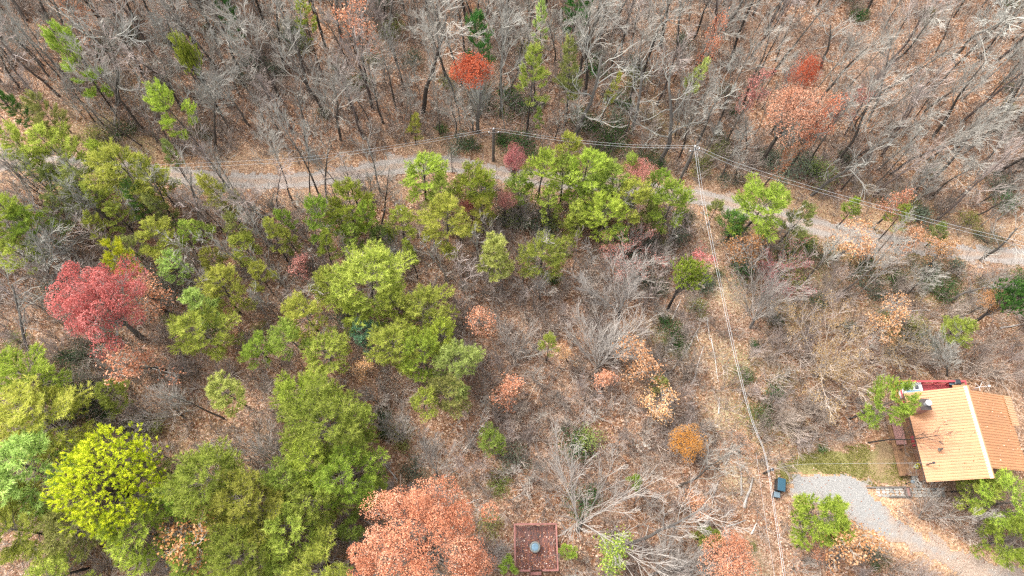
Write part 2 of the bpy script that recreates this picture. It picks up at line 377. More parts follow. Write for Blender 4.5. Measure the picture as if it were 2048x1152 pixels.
sheet('gravel_road', -74, 84, 22, 52, .2, lambda x, y: np.abs(road_d(x, y) + .25 * noise2(x, y, .3)) < 1.25, 'road_gravel', .03,
      lambda x, y: (.24) * np.cos(np.clip(road_d(x, y) / .62, -3, 3) * 3.0) + .04, 'pale gravel road crossing the wooded slope')
sheet('driveway', 22, 62, -14, 14, .2, lambda x, y: inpoly(x, y, DRIVE), 'drive_gravel', .035,
      lambda x, y: np.clip((5.4 - y) * .07 + .05 * noise2(x, y, .8) - .08, -.3, .2) + .42 * (1 - soft(x, y, DRIVE, .75)), 'grey gravel driveway curving up to the cabin')
sheet('lawn', 22, 45, 4, 16, .2, lambda x, y: inpoly(x, y, LAWN), 'lawn_grass', .022,
      lambda x, y: np.clip((x - 33) * .045 + .06 * noise2(x, y, 1.1), -.3, .32), 'yellow green grass patch above the gravel drive')

# ------------------------------------------------------------------ tree skeletons
def perp(d, rng):
    a = rng.normal(size=3); a -= a.dot(d) * d; return a / (np.linalg.norm(a) + 1e-9)
UP = np.array([0, 0, 1.0])
def limb(segs, p, d, L, r0, r1, n, wander, up, rng):
    pts = [(p, d, r0)]
    for i in range(n):
        d = d + rng.normal(size=3) * wander + UP * up; d = d / np.linalg.norm(d)
        q = p + d * (L / n); ra = r0 + (r1 - r0) * i / n; rb = r0 + (r1 - r0) * (i + 1) / n
        segs.append((p, q, ra, rb)); p = q; pts.append((p, d, rb))
    return pts
def along(pts, t):
    f = t * (len(pts) - 1); i = min(int(f), len(pts) - 2); u = f - i
    return pts[i][0] * (1 - u) + pts[i + 1][0] * u, pts[i + 1][1], pts[i][2] * (1 - u) + pts[i + 1][2] * u
def grow(segs, tips, pts, spec, lev, rng):
    if lev >= len(spec):
        return
    s = spec[lev]; nb = int(rng.integers(s['n'][0], s['n'][1] + 1)); ph = rng.uniform(0, 6.28)
    L0 = sum(np.linalg.norm(pts[i + 1][0] - pts[i][0]) for i in range(len(pts) - 1))
    for b in range(nb):
        t = s['t0'] + (1 - s['t0']) * (b + rng.uniform(.2, .9)) / nb; t = min(t, 1.0)
        p, d, r = along(pts, t)
        a = perp(d, rng) if lev else None
        if lev == 0:
            ph += 2.4 + rng.normal() * .4; e = np.array([math.cos(ph), math.sin(ph), 0.0]); e -= e.dot(d) * d; a = e / np.linalg.norm(e)
        ang = RAD(rng.uniform(*s['ang'])) * (1 - .35 * t)
        nd = d * math.cos(ang) + a * math.sin(ang)
        L = L0 * rng.uniform(*s['len']) * (1 - s.get('tap', .45) * t)
        rr = max(s['rmin'], r * s['rf']); re = max(s['rmin'] * .7, rr * .3)
        np_ = limb(segs, p, nd, L, rr, re, s['k'], s['w'], s['up'], rng)
        if lev == len(spec) - 1 or lev == len(spec) - 2:
            tips.append((np_[-1][0], np_[-1][1], lev))
        grow(segs, tips, np_, spec, lev + 1, rng)
def forest_tree(seed, Ht=16., r0=.17, crook=.16, limbs=(9, 12), t0=.42, dens=1.0, spread=1.0):
    rng = np.random.default_rng(seed); segs, tips = [], []
    tr = limb(segs, np.array([0, 0, -.3]), UP.copy(), Ht * .8, r0, r0 * .35, 9, .045 + crook * .12, .05, rng)
    q = lambda a, b: (max(2, int(a * dens)), max(2, int(round(b * dens))))
    spec = [dict(n=limbs, t0=t0, ang=(35, 70), len=(.28 * spread, .46 * spread), tap=.40, rf=.5, rmin=.028, k=5, w=crook, up=.09),
            dict(n=q(4, 6), t0=.25, ang=(30, 65), len=(.35, .6), rf=.6, rmin=.016, k=3, w=crook * .7, up=.10),
            dict(n=q(3, 5), t0=.2, ang=(22, 50), len=(.5, .85), tap=.3, rf=.6, rmin=.014, k=2, w=.07, up=.12),
            dict(n=q(3, 4), t0=.15, ang=(18, 42), len=(.55, 1.0), tap=.2, rf=.7, rmin=.0105, k=1, w=.05, up=.10)]
    grow(segs, tips, tr, spec, 0, rng)
    return segs, tips, tr
def fan_tree(seed, Ht=6.5, stems=7, spread=40, dens=1.0):
    rng = np.random.default_rng(seed); segs, tips = [], []
    base = limb(segs, np.array([0, 0, -.2]), UP.copy(), Ht * .2, .14, .12, 2, .05, 0, rng)
    for s in range(stems):
        ph = 2.4 * s + rng.normal() * .3; an = RAD(rng.uniform(8, spread)); d = np.array([math.cos(ph) * math.sin(an), math.sin(ph) * math.sin(an), math.cos(an)])
        pts = limb(segs, base[-1][0] - UP * rng.uniform(0, .4), d, Ht * rng.uniform(.6, .95), .050, .013, 5, .05, .02, rng)
        spec = [dict(n=(int(8 * dens), int(11 * dens)), t0=.15, ang=(22, 48), len=(.35, .6), rf=.5, rmin=.015, k=3, w=.06, up=.03),
                dict(n=(5, 8), t0=.15, ang=(18, 40), len=(.4, .65), rf=.6, rmin=.011, k=2, w=.06, up=.03),
                dict(n=(3, 4), t0=.15, ang=(15, 35), len=(.4, .8), rf=.7, rmin=.009, k=1, w=.06, up=.02)]
        grow(segs, tips, pts, spec, 0, rng)
    return segs, tips, base
def sapling(seed, Ht=6., dens=1.0):
    rng = np.random.default_rng(seed); segs, tips = [], []
    tr = limb(segs, np.array([0, 0, -.2]), UP.copy(), Ht, .055, .012, 7, .06, .03, rng)
    spec = [dict(n=(int(9 * dens), int(14 * dens)), t0=.25, ang=(25, 60), len=(.2, .38), rf=.5, rmin=.015, k=3, w=.1, up=.08),
            dict(n=(3, 5), t0=.2, ang=(25, 50), len=(.35, .6), rf=.6, rmin=.011, k=2, w=.1, up=.05),
            dict(n=(2, 3), t0=.2, ang=(20, 45), len=(.5, .9), rf=.7, rmin=.011, k=1, w=.1, up=.05)]
    grow(segs, tips, tr, spec, 0, rng)
    return segs, tips, tr
def split_segs(segs, r=.04):
    a = [s for s in segs if s[2] > r]; b = [s for s in segs if s[2] <= r]
    return a, b
def leafquads(C, rng, size=(.09, .15), flat=.6, var=None, aspect=.75, bias=None):
    """one bent leaf (two triangles joined along the midrib) per centre"""
    n = len(C); nr = rng.normal(size=(n, 3)); nr[:, 2] += flat * 2; nr = nr if bias is None else nr + bias; nr /= np.linalg.norm(nr, axis=1, keepdims=True)
    t = rng.normal(size=(n, 3)); a = np.cross(nr, t); a /= np.linalg.norm(a, axis=1, keepdims=True); b = np.cross(nr, a)
    s = rng.uniform(*size, size=(n, 1)) * .5
    V = np.stack([C - a * s, C + b * s * aspect + nr * s * .35, C + a * s, C - b * s * aspect + nr * s * .35], 1).reshape(-1, 3)
    F = np.arange(n * 4).reshape(-1, 4)
    v = rng.uniform(0, 1, n) if var is None else np.clip(var + rng.normal(size=n) * .16, 0, 1)
    return V, F, np.repeat(v, 4)
def tufts(C, D, rng, nb, ln, wd, cone=.9, var=None):
    """needle tufts: nb thin blades fanned round each axis"""
    n = len(C); C = np.repeat(C, nb, 0); D = np.repeat(D, nb, 0)
    d = D + rng.normal(size=C.shape) * cone * .6; d /= np.linalg.norm(d, axis=1, keepdims=True)
    L = rng.uniform(ln * .6, ln * 1.15, (len(C), 1))
    s = np.cross(d, rng.normal(size=C.shape)); s /= np.linalg.norm(s, axis=1, keepdims=True)
    o = C + D * rng.uniform(-.5, .5, (len(C), 1)) * ln * 1.2
    V = np.stack([o - s * wd * .5, o + s * wd * .5, o + d * L], 1).reshape(-1, 3)
    F = np.arange(len(C) * 3).reshape(-1, 3)
    tv = rng.uniform(.25, .75, n) if var is None else var
    v = np.repeat(tv, nb) + rng.normal(size=len(C)) * .16
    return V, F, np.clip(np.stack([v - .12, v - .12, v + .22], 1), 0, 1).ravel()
def pine(seed, Ht=10., R=2.6, hb=.28, nbr=52, dens=1.0, top=.75, ln=.27, wd=.045, nb=24, shape='dome', drift=.25):
    rng = np.random.default_rng(seed); segs = []
    tr = limb(segs, np.array([0, 0, -.3]), UP.copy(), Ht * .98, .13 * Ht / 10, .025, 9, .035, .03, rng)
    C, D, T = [], [], []; ph = rng.uniform(0, 6.28); lob = rng.uniform(.6, 1.15, 9)
    for b in range(nbr):
        t = hb + (1 - hb) * ((b + rng.uniform(0, 1)) / nbr) ** .85; u = (t - hb) / (1 - hb); ph += 2.4 + rng.normal() * .5
        prof = (1 - u ** 2.2) ** .55 * (.55 + .45 * min(1, u / .35)) if shape == 'dome' else (1 - u) ** .7 * (.5 + .5 * min(1, u / .15)) + .12
        L = R * prof * lob[int(ph / 6.2832 * 9) % 9] * rng.uniform(.65, 1.15) + .25
        el = RAD(-8 + 60 * u + rng.normal() * 9); d = np.array([math.cos(ph) * math.cos(el), math.sin(ph) * math.cos(el), math.sin(el)])
        p, _, r = along(tr, min(.995, t)); n0 = max(2, int(L / .6))
        pts = limb(segs, p, d, L, max(.014, r * .45), .009, n0, .10, .06, rng)
        m = max(2, int(L / .34 * dens))
        for j in range(m):
            v = .42 + .58 * (j + .6) / m; q, dd, _ = along(pts, min(v, 1)); C.append(q); D.append(dd + UP * .6); T.append(v)
            for sgn in ((-1, 1) if v < .97 else ()):
                if rng.random() < .85:
                    sd = np.cross(dd, UP) * sgn; sd = sd / (np.linalg.norm(sd) + 1e-6); sd = sd * .8 + dd * .6 + UP * rng.uniform(-.05, .45); sd /= np.linalg.norm(sd)
                    l2 = (.25 + .28 * L * (1.05 - v)) * rng.uniform(.6, 1.2); e = q + sd * l2; segs.append((q, e, .011, .008))
                    k2 = max(1, int(l2 / .27))
                    for kk in range(k2):
                        C.append(q + sd * l2 * (kk + 1) / k2); D.append(sd + UP * .6); T.append(.8)
    C = np.array(C); D = np.array(D); D /= np.linalg.norm(D, axis=1, keepdims=True)
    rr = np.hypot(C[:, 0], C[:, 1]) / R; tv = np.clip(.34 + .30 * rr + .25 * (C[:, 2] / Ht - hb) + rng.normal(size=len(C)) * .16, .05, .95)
    return segs, C, D, tv, rng
def lumps(rng, R, Hz, n, z0, lo=.62):
    pts = []
    g = 2.39996
    for i in range(n):
        f = (i + .5) / n; z = 1 - 1.25 * f; rr = math.sqrt(max(0, 1 - z * z)); a = g * i + rng.normal() * .25
        s = rng.uniform(lo, 1.0)
        pts.append((R * rr * math.cos(a) * s, R * rr * math.sin(a) * s, z0 + Hz * z * s))
    return np.array(pts)

# ------------------------------------------------------------------ tree prototypes: dict(parts=[(name, mesh)], H, R, zc)
def trunkmesh(segs, bark):
    V, F, v = tubemix(segs); return mesh('trunk', V, F, bark, v)
def proto_bare(gen, bark, Ht, **kw):
    segs, tips, tr = gen(Ht=Ht, **kw); a, b = split_segs(segs)
    V2, F2, v2 = tubemix(b)
    top = max(s[1][2] for s in segs)
    return dict(parts=[('trunk', trunkmesh(a, bark)), ('crown', mesh('crown', V2, F2, bark, v2))], H=top, tips=tips, segs=segs)
BARE = [proto_bare(forest_tree, 'bark_grey', 16., seed=100 + i, crook=[.12, .2, .16, .24, .14, .2, .1, .18, .22, .15][i], t0=[.35, .5, .42, .4, .55, .45, .6, .38, .48, .5][i],
                   spread=[1, .8, .9, 1.1, .75, .9, .65, 1.1, .95, .8][i], r0=[.19, .15, .16, .2, .14, .17, .12, .2, .17, .15][i]) for i in range(10)]
PALE = [proto_bare(forest_tree, 'bark_pale', 14., seed=140 + i, crook=.30, t0=.30, limbs=(7, 9), spread=1.25, r0=.22, dens=.8) for i in range(4)]
FAN = [proto_bare(fan_tree, 'bark_fan', 6.5, seed=160 + i, stems=[9, 10, 7, 6][i], spread=[48, 42, 38, 55][i]) for i in range(4)]
SAP = [proto_bare(sapling, 'bark_grey', 6., seed=180 + i, dens=[1, .8, 1.2, .7, 1, .9][i]) for i in range(6)]
def proto_pine(mat, bark='bark_dark', **kw):
    segs, C, D, tv, rng = pine(**kw)
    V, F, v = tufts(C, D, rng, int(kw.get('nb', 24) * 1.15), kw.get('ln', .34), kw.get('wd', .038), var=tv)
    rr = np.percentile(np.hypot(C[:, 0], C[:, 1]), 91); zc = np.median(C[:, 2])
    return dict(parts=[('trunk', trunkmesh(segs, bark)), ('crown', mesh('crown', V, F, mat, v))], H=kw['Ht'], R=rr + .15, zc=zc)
VIR = [proto_pine('needle_yellowgreen', seed=200 + i, Ht=10., R=[2.6, 2.9, 2.4, 3.0, 2.7, 2.5][i], hb=[.28, .35, .3, .25, .4, .3][i], nbr=[38, 34, 40, 44, 33, 38][i], nb=24) for i in range(6)]
SLIM = [proto_pine('needle_yellowgreen', seed=220 + i, Ht=11., R=[1.6, 1.9, 1.7][i], hb=[.45, .5, .35][i], nbr=[36, 34, 44][i], shape='cone', nb=22) for i in range(3)]
BROAD = [proto_pine('needle_yellowgreen', seed=230 + i, Ht=11., R=4.2, hb=.22, nbr=[56, 60][i], nb=24, dens=.95) for i in range(2)]
TUFT = [proto_pine('needle_pale', seed=240 + i, Ht=10., R=2.5, hb=[.45, .3][i], nbr=[34, 44][i], dens=.62, ln=.36, wd=.05, nb=44) for i in range(2)]
def proto_lumpy(seed, R, Hz, Ht, n, lump, leaf, mat, bark, count, needles=False, lo=.6, size=(.10, .17), under=0.0):
    """broad rounded crown of foliage masses, each carried by its own limb"""
    rng = np.random.default_rng(seed); z0 = Ht - Hz; P = lumps(rng, R - lump * .6, Hz - lump * .5, n, z0, lo)
    P[:, :2] *= rng.uniform(.82, 1.12, (n, 1))
    segs = []; tr = limb(segs, np.array([0, 0, -.3]), UP.copy(), z0 * .8, .026 * Ht, .016 * Ht, 6, .04, .05, rng); top = tr[-1][0]
    C, Vr, Dn = [], [], []
    for p in P:
        b = along(tr, rng.uniform(.55, 1))[0]; m = b * .45 + p * .55 + UP * rng.uniform(-.6, .2) + rng.normal(size=3) * .25
        r = .012 * Ht * .5; segs += [(b, m, r, r * .6), (m, p, r * .6, r * .25)]
        for _ in range(6):
            e = p + rng.normal(size=3) * lump * .5; segs.append((m * .35 + p * .65, e, r * .25, .01))
        k = int(count * rng.uniform(.7, 1.3)); u = rng.normal(size=(k, 3)); u[:, 2] = u[:, 2] * .8 + .25; u /= np.linalg.norm(u, axis=1, keepdims=True)
        sub = rng.normal(size=(7, 3)); sub /= np.linalg.norm(sub, axis=1, keepdims=True); bump = 1 + .35 * np.max(u @ sub.T, 1) ** 4
        q = p + u * (lump * rng.uniform(.45, 1.0, (k, 1)) ** .5 * bump[:, None] * rng.uniform(.8, 1.15))
        C.append(q); Dn.append(u); Vr.append(np.full(k, rng.uniform(.28, .72)))
    C = np.concatenate(C); Dn = np.concatenate(Dn); Vr = np.concatenate(Vr)
    if needles:
        D = Dn * .6 + UP * .7; D /= np.linalg.norm(D, axis=1, keepdims=True)
        V, F, v = tufts(C, D, rng, 26, .26, .05, cone=.8, var=np.clip(Vr + rng.normal(size=len(C)) * .2, .05, .95))
    else:
        V, F, v = leafquads(C, rng, size, .3, Vr, .75, Dn * 1.6)
    return dict(parts=[('trunk', trunkmesh(segs, bark)), ('crown', mesh('crown', V, F, mat, v))], H=Ht, R=R, zc=z0 + Hz * .25)
YEL = proto_lumpy(300, 4.6, 3.6, 10, 130, .8, 0, 'needle_yellow', 'bark_dark', 15, needles=True, lo=.75)
BIGOR = proto_lumpy(301, 6.6, 5.5, 14, 92, 1.0, 0, 'leaf_orange', 'bark_grey', 430, lo=.66, size=(.10, .17))
CRIM = proto_lumpy(302, 5.4, 4.2, 12, 66, .85, 0, 'leaf_crimson', 'bark_pale', 290, lo=.35, size=(.11, .18))
REDTOP = proto_lumpy(303, 2.5, 1.7, 11.5, 30, .75, 0, 'leaf_redorange', 'bark_pale', 190, lo=.5)
MIDOAK = [proto_lumpy(304 + i, 3.4, 2.6, 10, 34, .95, 0, 'leaf_rust', 'bark_grey', 170, lo=.4) for i in range(2)]
DENSEPINE = proto_lumpy(306, 2.3, 2.6, 9, 46, .6, 0, 'needle_bright', 'bark_dark', 13, needles=True, lo=.5)
def proto_sparse(seed, Ht, per, mat, bark='bark_grey', fan=False, size=(.11, .18), sig=.22):
    segs, tips, tr = (fan_tree(seed, Ht, 8, 48, .8) if fan else forest_tree(seed, Ht, .13, .16, (8, 11), .35, .85, 1.05))
    rng = np.random.default_rng(seed + 7); keep = np.array([t[0] for t in tips]); keep = keep[rng.random(len(keep)) < .75]
    C = np.repeat(keep, per, 0); C = C + rng.normal(size=C.shape) * sig
    V, F, v = leafquads(C, rng, size, .3)
    zc = np.median(C[:, 2]); rr = np.percentile(np.hypot(C[:, 0], C[:, 1]), 90)
    return dict(parts=[('trunk', trunkmesh(segs, bark)), ('crown', mesh('crown', V, F, mat, v))], H=max(s[1][2] for s in segs), R=rr + .1, zc=zc)
SPARSE = [proto_sparse(320 + i, 8., 4, 'leaf_paleorange') for i in range(4)]
TANFAN = [proto_sparse(330, 7.5, 4, 'leaf_tan', 'bark_tan', True, size=(.08, .14), sig=.15), proto_sparse(331, 6., 3, 'leaf_tan', 'bark_fan', True, size=(.07, .12), sig=.15)]
def proto_shrub(seed, R, Hz, n, lump, count, mat, size=(.09, .16)):
    rng = np.random.default_rng(seed); segs, C, Vr = [], [], []
    for i in range(n):
        a = rng.uniform(0, 6.28); q = math.sqrt(rng.random()) * R; p = np.array([q * math.cos(a), q * math.sin(a), .25 + (Hz - .3) * (1 - (q / R) ** 2) ** .5 * rng.uniform(.55, 1)])
        segs += [(np.array([0, 0, -.1]) + rng.normal(size=3) * .05, p * .55 + UP * .1, .03, .02), (p * .55 + UP * .1, p, .02, .01)]
        k = int(count * rng.uniform(.6, 1.4)); C.append(p + rng.normal(size=(k, 3)) * lump * np.array([.6, .6, .4])); Vr.append(np.full(k, rng.uniform(.3, .7)))
    C = np.concatenate(C); C[:, 2] = np.maximum(C[:, 2], .05)
    V, F, v = leafquads(C, rng, size, .4, np.concatenate(Vr), .5)
    return dict(parts=[('stem', trunkmesh(segs, 'bark_dark')), ('foliage', mesh('foliage', V, F, mat, v))], H=Hz, R=R + .2, zc=Hz * .5)
SHRUB = [proto_shrub(340 + i, [1.2, 1.6, .9, 1.4][i], [1.4, 1.5, 1.6, 1.0][i], [16, 22, 12, 20][i], [.55, .55, .5, .5][i], 70, 'leaf_laurel') for i in range(4)]

# ------------------------------------------------------------------ placing things
THINGS = []   # dict(root, noun, px)
rnd = random.Random(11); RG = np.random.default_rng(12)
def place(pr, name, loc, scale, rotz=None, tilt=(0, 0), mat=None, bark=None, sz=None):
    r = empty(name, loc)
    r.rotation_euler = (tilt[0], tilt[1], rnd.uniform(0, 6.28) if rotz is None else rotz)
    r.scale = (scale, scale, scale if sz is None else sz)
    for nm, me in pr['parts']:
        o = link(nm, me, r)
        m = (mat or bark) if nm in ('crown', 'foliage') else (bark if nm == 'trunk' else None)
        if m:
            o.material_slots[0].link = 'OBJECT'; o.material_slots[0].material = MATS[m]
    return r
def reg(root, noun, cat, group, px, label=None):
    THINGS.append(dict(root=root, noun=noun, cat=cat, group=group, px=px, label=label)); return root
OCC = []      # occupied bases (x, y, r)
def crown_at(pr, name, cx, cy, diam, noun, cat, group, mat=None, bark=None, H=None, label=None, tilt=None):
    """put a tree so that its crown's centre stands where the photo shows it"""
    p = un(cx, cy, 5.0); s = (diam / ppm(p)) / (2 * pr['R'])
    hs_ = s if H is None else H / pr['H']
    hs_ = max(hs_, .55 * s)
    p = un(cx, cy, pr['zc'] * hs_)
    s = (diam / ppm(p)) / (2 * pr['R'])
    z = float(hgt(p[0], p[1])); tl = tilt or (rnd.gauss(0, .03), rnd.gauss(0, .03))
    OCC.append((p[0], p[1], max(.8, s * pr['R'] * .55)))
    return reg(place(pr, name, (p[0], p[1], z), s, tilt=tl, mat=mat, bark=bark, sz=hs_), noun, cat, group, (cx, cy), label)
def stem_at(pr, name, base, top, Hm, noun, cat, group, mat=None, bark=None, label=None, wide=1.0):
    """put a tree with its foot and its tip where the photo shows them"""
    b = un(*base); t = un0(top[0], top[1], b[2] + Hm); v = Vector(t - b); s = v.length / pr['H']
    r = place(pr, name, b, s, mat=mat, bark=bark)
    q = Vector((0, 0, 1)).rotation_difference(v.normalized()) @ Quaternion((0, 0, 1), rnd.uniform(0, 6.28))
    r.rotation_euler = q.to_euler(); r.scale = (s * wide, s * wide, s)
    OCC.append((b[0], b[1], .9)); return reg(r, noun, cat, group, ((base[0] + top[0]) / 2, (base[1] + top[1]) / 2), label)

G_P, G_B, G_O, G_S, G_T, G_L = 'pines in the autumn wood', 'leafless trees in the wood', 'trees still holding autumn leaves', 'green shrubs in the understory', 'thin bare saplings in the clearing', 'pale fallen logs and snags'
# --- pines: crown centre x, y, width in photo pixels, prototype, needle material, height
def V_(i): return VIR[i % len(VIR)]
PINES = [
 (145, 118, 70, V_(0), 'needle_bright', 13), (373, 104, 50, DENSEPINE, 'needle_bright', 13), (30, 207, 48, V_(2), 'needle_dark', 9), (95, 240, 62, V_(3), 'needle_olive', 10),
 (350, 212, 76, V_(4), 'needle_bright', 11), (603, 20, 48, SLIM[0], 'needle_bright', 13), (962, 82, 62, V_(1), 'needle_dark', 11), (1062, 150, 76, SLIM[1], 'needle_yellowgreen', 13),
 (1145, 152, 66, SLIM[2], 'needle_olive', 12), (1217, 180, 28, SLIM[0], 'needle_yellowgreen', 9), (825, 246, 40, SLIM[2], 'needle_yellowgreen', 6), (1088, 34, 38, SLIM[1], 'needle_pale', 12),
 (455, 10, 44, V_(5), 'needle_dark', 11), (1155, 8, 60, V_(0), 'needle_dark', 9), (1385, 150, 44, SLIM[0], 'needle_pale', 10), (1086, 232, 26, SLIM[1], 'needle_yellowgreen', 6),
 (38, 290, 84, V_(1), None, 9), (125, 318, 116, V_(3), None, 9), (255, 338, 130, V_(0), None, 10), (160, 380, 78, V_(2), 'needle_olive', 8), (12, 425, 92, V_(4), 'needle_bright', 9), (72, 452, 92, V_(5), 'needle_bright', 8),
 (190, 447, 50, V_(1), None, 6), (280, 405, 52, V_(2), 'needle_dark', 8), (446, 394, 74, SLIM[2], None, 9), (318, 482, 84, V_(3), None, 7), (362, 472, 48, SLIM[0], None, 7), (348, 528, 60, V_(4), 'needle_pale', 6),
 (490, 492, 60, V_(0), None, 6), (545, 472, 56, SLIM[1], None, 8), (572, 433, 36, V_(2), 'needle_bright', 6), (632, 440, 76, V_(1), 'needle_bright', 8), (690, 414, 92, V_(3), 'needle_bright', 9), (738, 428, 58, V_(5), 'needle_bright', 8),
 (646, 490, 52, SLIM[2], 'needle_bright', 7), (800, 445, 60, V_(4), None, 7), (842, 340, 92, V_(0), 'needle_bright', 8), (872, 378, 74, V_(2), None, 7), (932, 356, 84, V_(1), 'needle_bright', 8), (890, 442, 108, V_(3), None, 9),
 (966, 426, 52, V_(5), None, 6), (1082, 340, 92, V_(4), 'needle_bright', 8), (1130, 352, 72, V_(1), None, 8), (1172, 338, 98, V_(0), 'needle_bright', 9), (1234, 362, 90, V_(2), None, 8), (1105, 412, 52, V_(5), None, 6), (1186, 396, 84, V_(3), None, 7),
 (1218, 432, 100, V_(1), 'needle_bright', 8), (1272, 398, 80, V_(4), None, 8), (1346, 415, 82, V_(0), 'needle_bright', 8), (1312, 368, 60, V_(2), 'needle_bright', 7), (1142, 455, 54, V_(5), None, 5), (1003, 512, 76, TUFT[1], 'needle_pale', 8), (1088, 512, 96, V_(3), None, 7),
 (1372, 560, 78, DENSEPINE, 'needle_bright', 9), (1522, 414, 118, V_(3), 'needle_bright', 8), (1596, 440, 64, V_(1), 'needle_olive', 7), (1476, 442, 54, V_(2), 'needle_dark', 5), (1432, 420, 40, V_(4), 'needle_olive', 4),
 (732, 562, 160, BROAD[0], None, 9), (655, 570, 70, V_(0), None, 7), (792, 600, 70, V_(2), None, 8), (612, 622, 96, V_(1), None, 8), (584, 668, 84, V_(4), None, 7), (446, 588, 98, V_(5), None, 7), (398, 614, 66, TUFT[1], 'needle_pale', 8), (408, 662, 114, V_(3), None, 8),
 (512, 692, 72, V_(2), 'needle_bright', 6), (648, 704, 96, V_(0), None, 7), (850, 632, 124, V_(1), None, 8), (884, 664, 72, V_(5), 'needle_bright', 8), (800, 694, 108, V_(3), None, 8), (846, 704, 92, V_(0), 'needle_bright', 8), (912, 738, 108, V_(4), 'needle_pale', 9),
 (888, 786, 92, V_(2), 'needle_olive', 7), (840, 802, 62, V_(1), None, 6), (738, 656, 64, V_(5), 'needle_blue', 5), (825, 512, 42, SLIM[0], 'needle_bright', 7), (618, 796, 120, V_(3), 'needle_bright', 8), (636, 862, 176, BROAD[1], None, 9), (706, 842, 84, V_(4), None, 6),
 (444, 774, 78, TUFT[0], 'needle_pale', 8), (986, 884, 64, V_(1), None, 4), (1100, 690, 44, SLIM[1], None, 7), (1314, 768, 40, V_(5), 'needle_olive', 4), (1276, 966, 34, SLIM[2], 'needle_bright', 5),
 (40, 752, 116, V_(0), 'needle_bright', 8), (78, 842, 180, BROAD[0], None, 8), (226, 796, 66, V_(2), None, 6), (48, 935, 150, TUFT[1], 'needle_pale', 9), (212, 956, 224, YEL, 'needle_yellow', 10), (40, 1062, 130, V_(3), None, 8), (160, 1052, 130, V_(1), 'needle_olive', 7),
 (256, 1062, 150, V_(4), 'needle_bright', 6), (422, 962, 150, BROAD[1], None, 9), (490, 1016, 160, BROAD[0], None, 9), (556, 972, 110, V_(5), None, 8), (604, 930, 112, V_(0), 'needle_bright', 8), (694, 956, 140, V_(3), 'needle_bright', 9), (640, 1000, 110, V_(2), None, 8), (556, 1062, 130, V_(1), None, 8),
 (474, 1116, 140, BROAD[1], None, 8), (620, 1126, 140, V_(4), None, 8), (374, 1124, 96, V_(0), None, 6), (110, 1132, 120, V_(5), None, 7), (548, 1142, 90, V_(2), None, 6), (10, 1000, 100, V_(2), None, 8),
 (1640, 1034, 118, TUFT[0], 'needle_bright', 6), (1772, 802, 96, V_(4), 'needle_bright', 9), (2022, 1000, 116, V_(0), 'needle_bright', 8), (2030, 1082, 110, V_(3), 'needle_bright', 7), (1952, 972, 84, V_(1), None, 5), (2034, 598, 84, DENSEPINE, 'needle_dark', 9), (1922, 652, 66, V_(5), None, 5),
 (1412, 1074, 56, V_(2), None, 4), (1016, 1134, 40, V_(4), 'needle_bright', 3), (1136, 1104, 34, V_(0), 'needle_bright', 2.5), (1800, 440, 50, SLIM[1], None, 6), (1710, 415, 44, SLIM[0], 'needle_bright', 6), (1880, 470, 44, V_(2), 'needle_olive', 4), (470, 445, 50, SLIM[1], 'needle_olive', 8), (225, 520, 66, V_(1), 'needle_yellow', 8),
] + [(60, 334, 60, V_(2), None, 8), (112, 362, 56, V_(0), 'needle_olive', 7), (305, 352, 70, V_(5), None, 8), (205, 398, 56, SLIM[1], None, 8), (112, 418, 54, V_(3), 'needle_olive', 6), (238, 436, 52, V_(4), None, 6), (332, 428, 56, SLIM[2], 'needle_olive', 7), (408, 452, 50, SLIM[0], None, 7),
 (262, 492, 54, V_(1), 'needle_olive', 5), (428, 528, 56, V_(2), None, 6), (32, 502, 74, V_(0), None, 6), (200, 300, 60, SLIM[1], 'needle_bright', 8), (338, 310, 44, SLIM[0], 'needle_olive', 8), (700, 622, 70, V_(5), 'needle_bright', 7), (520, 552, 54, V_(4), None, 6), (585, 486, 44, SLIM[2], None, 6),
 (760, 470, 48, V_(0), 'needle_olive', 5), (700, 470, 54, V_(2), None, 6), (968, 372, 62, V_(3), 'needle_bright', 7), (1040, 372, 56, V_(4), None, 6), (1140, 300, 50, V_(0), None, 7), (1270, 330, 50, SLIM[2], None, 7), (1160, 432, 60, V_(2), None, 6), (1300, 440, 50, V_(5), 'needle_olive', 5), (1240, 470, 60, V_(1), 'needle_olive', 4),
 (340, 1000, 90, V_(2), 'needle_bright', 6), (700, 1050, 60, V_(4), None, 4), (300, 930, 60, V_(0), 'needle_olive', 5), (760, 980, 60, V_(5), None, 5)]
ADJ = {None: 'yellow-green', 'needle_yellowgreen': 'yellow-green', 'needle_bright': 'bright green', 'needle_dark': 'dark green', 'needle_olive': 'dull olive', 'needle_pale': 'pale green', 'needle_yellow': 'yellow-lime', 'needle_blue': 'bluish green'}
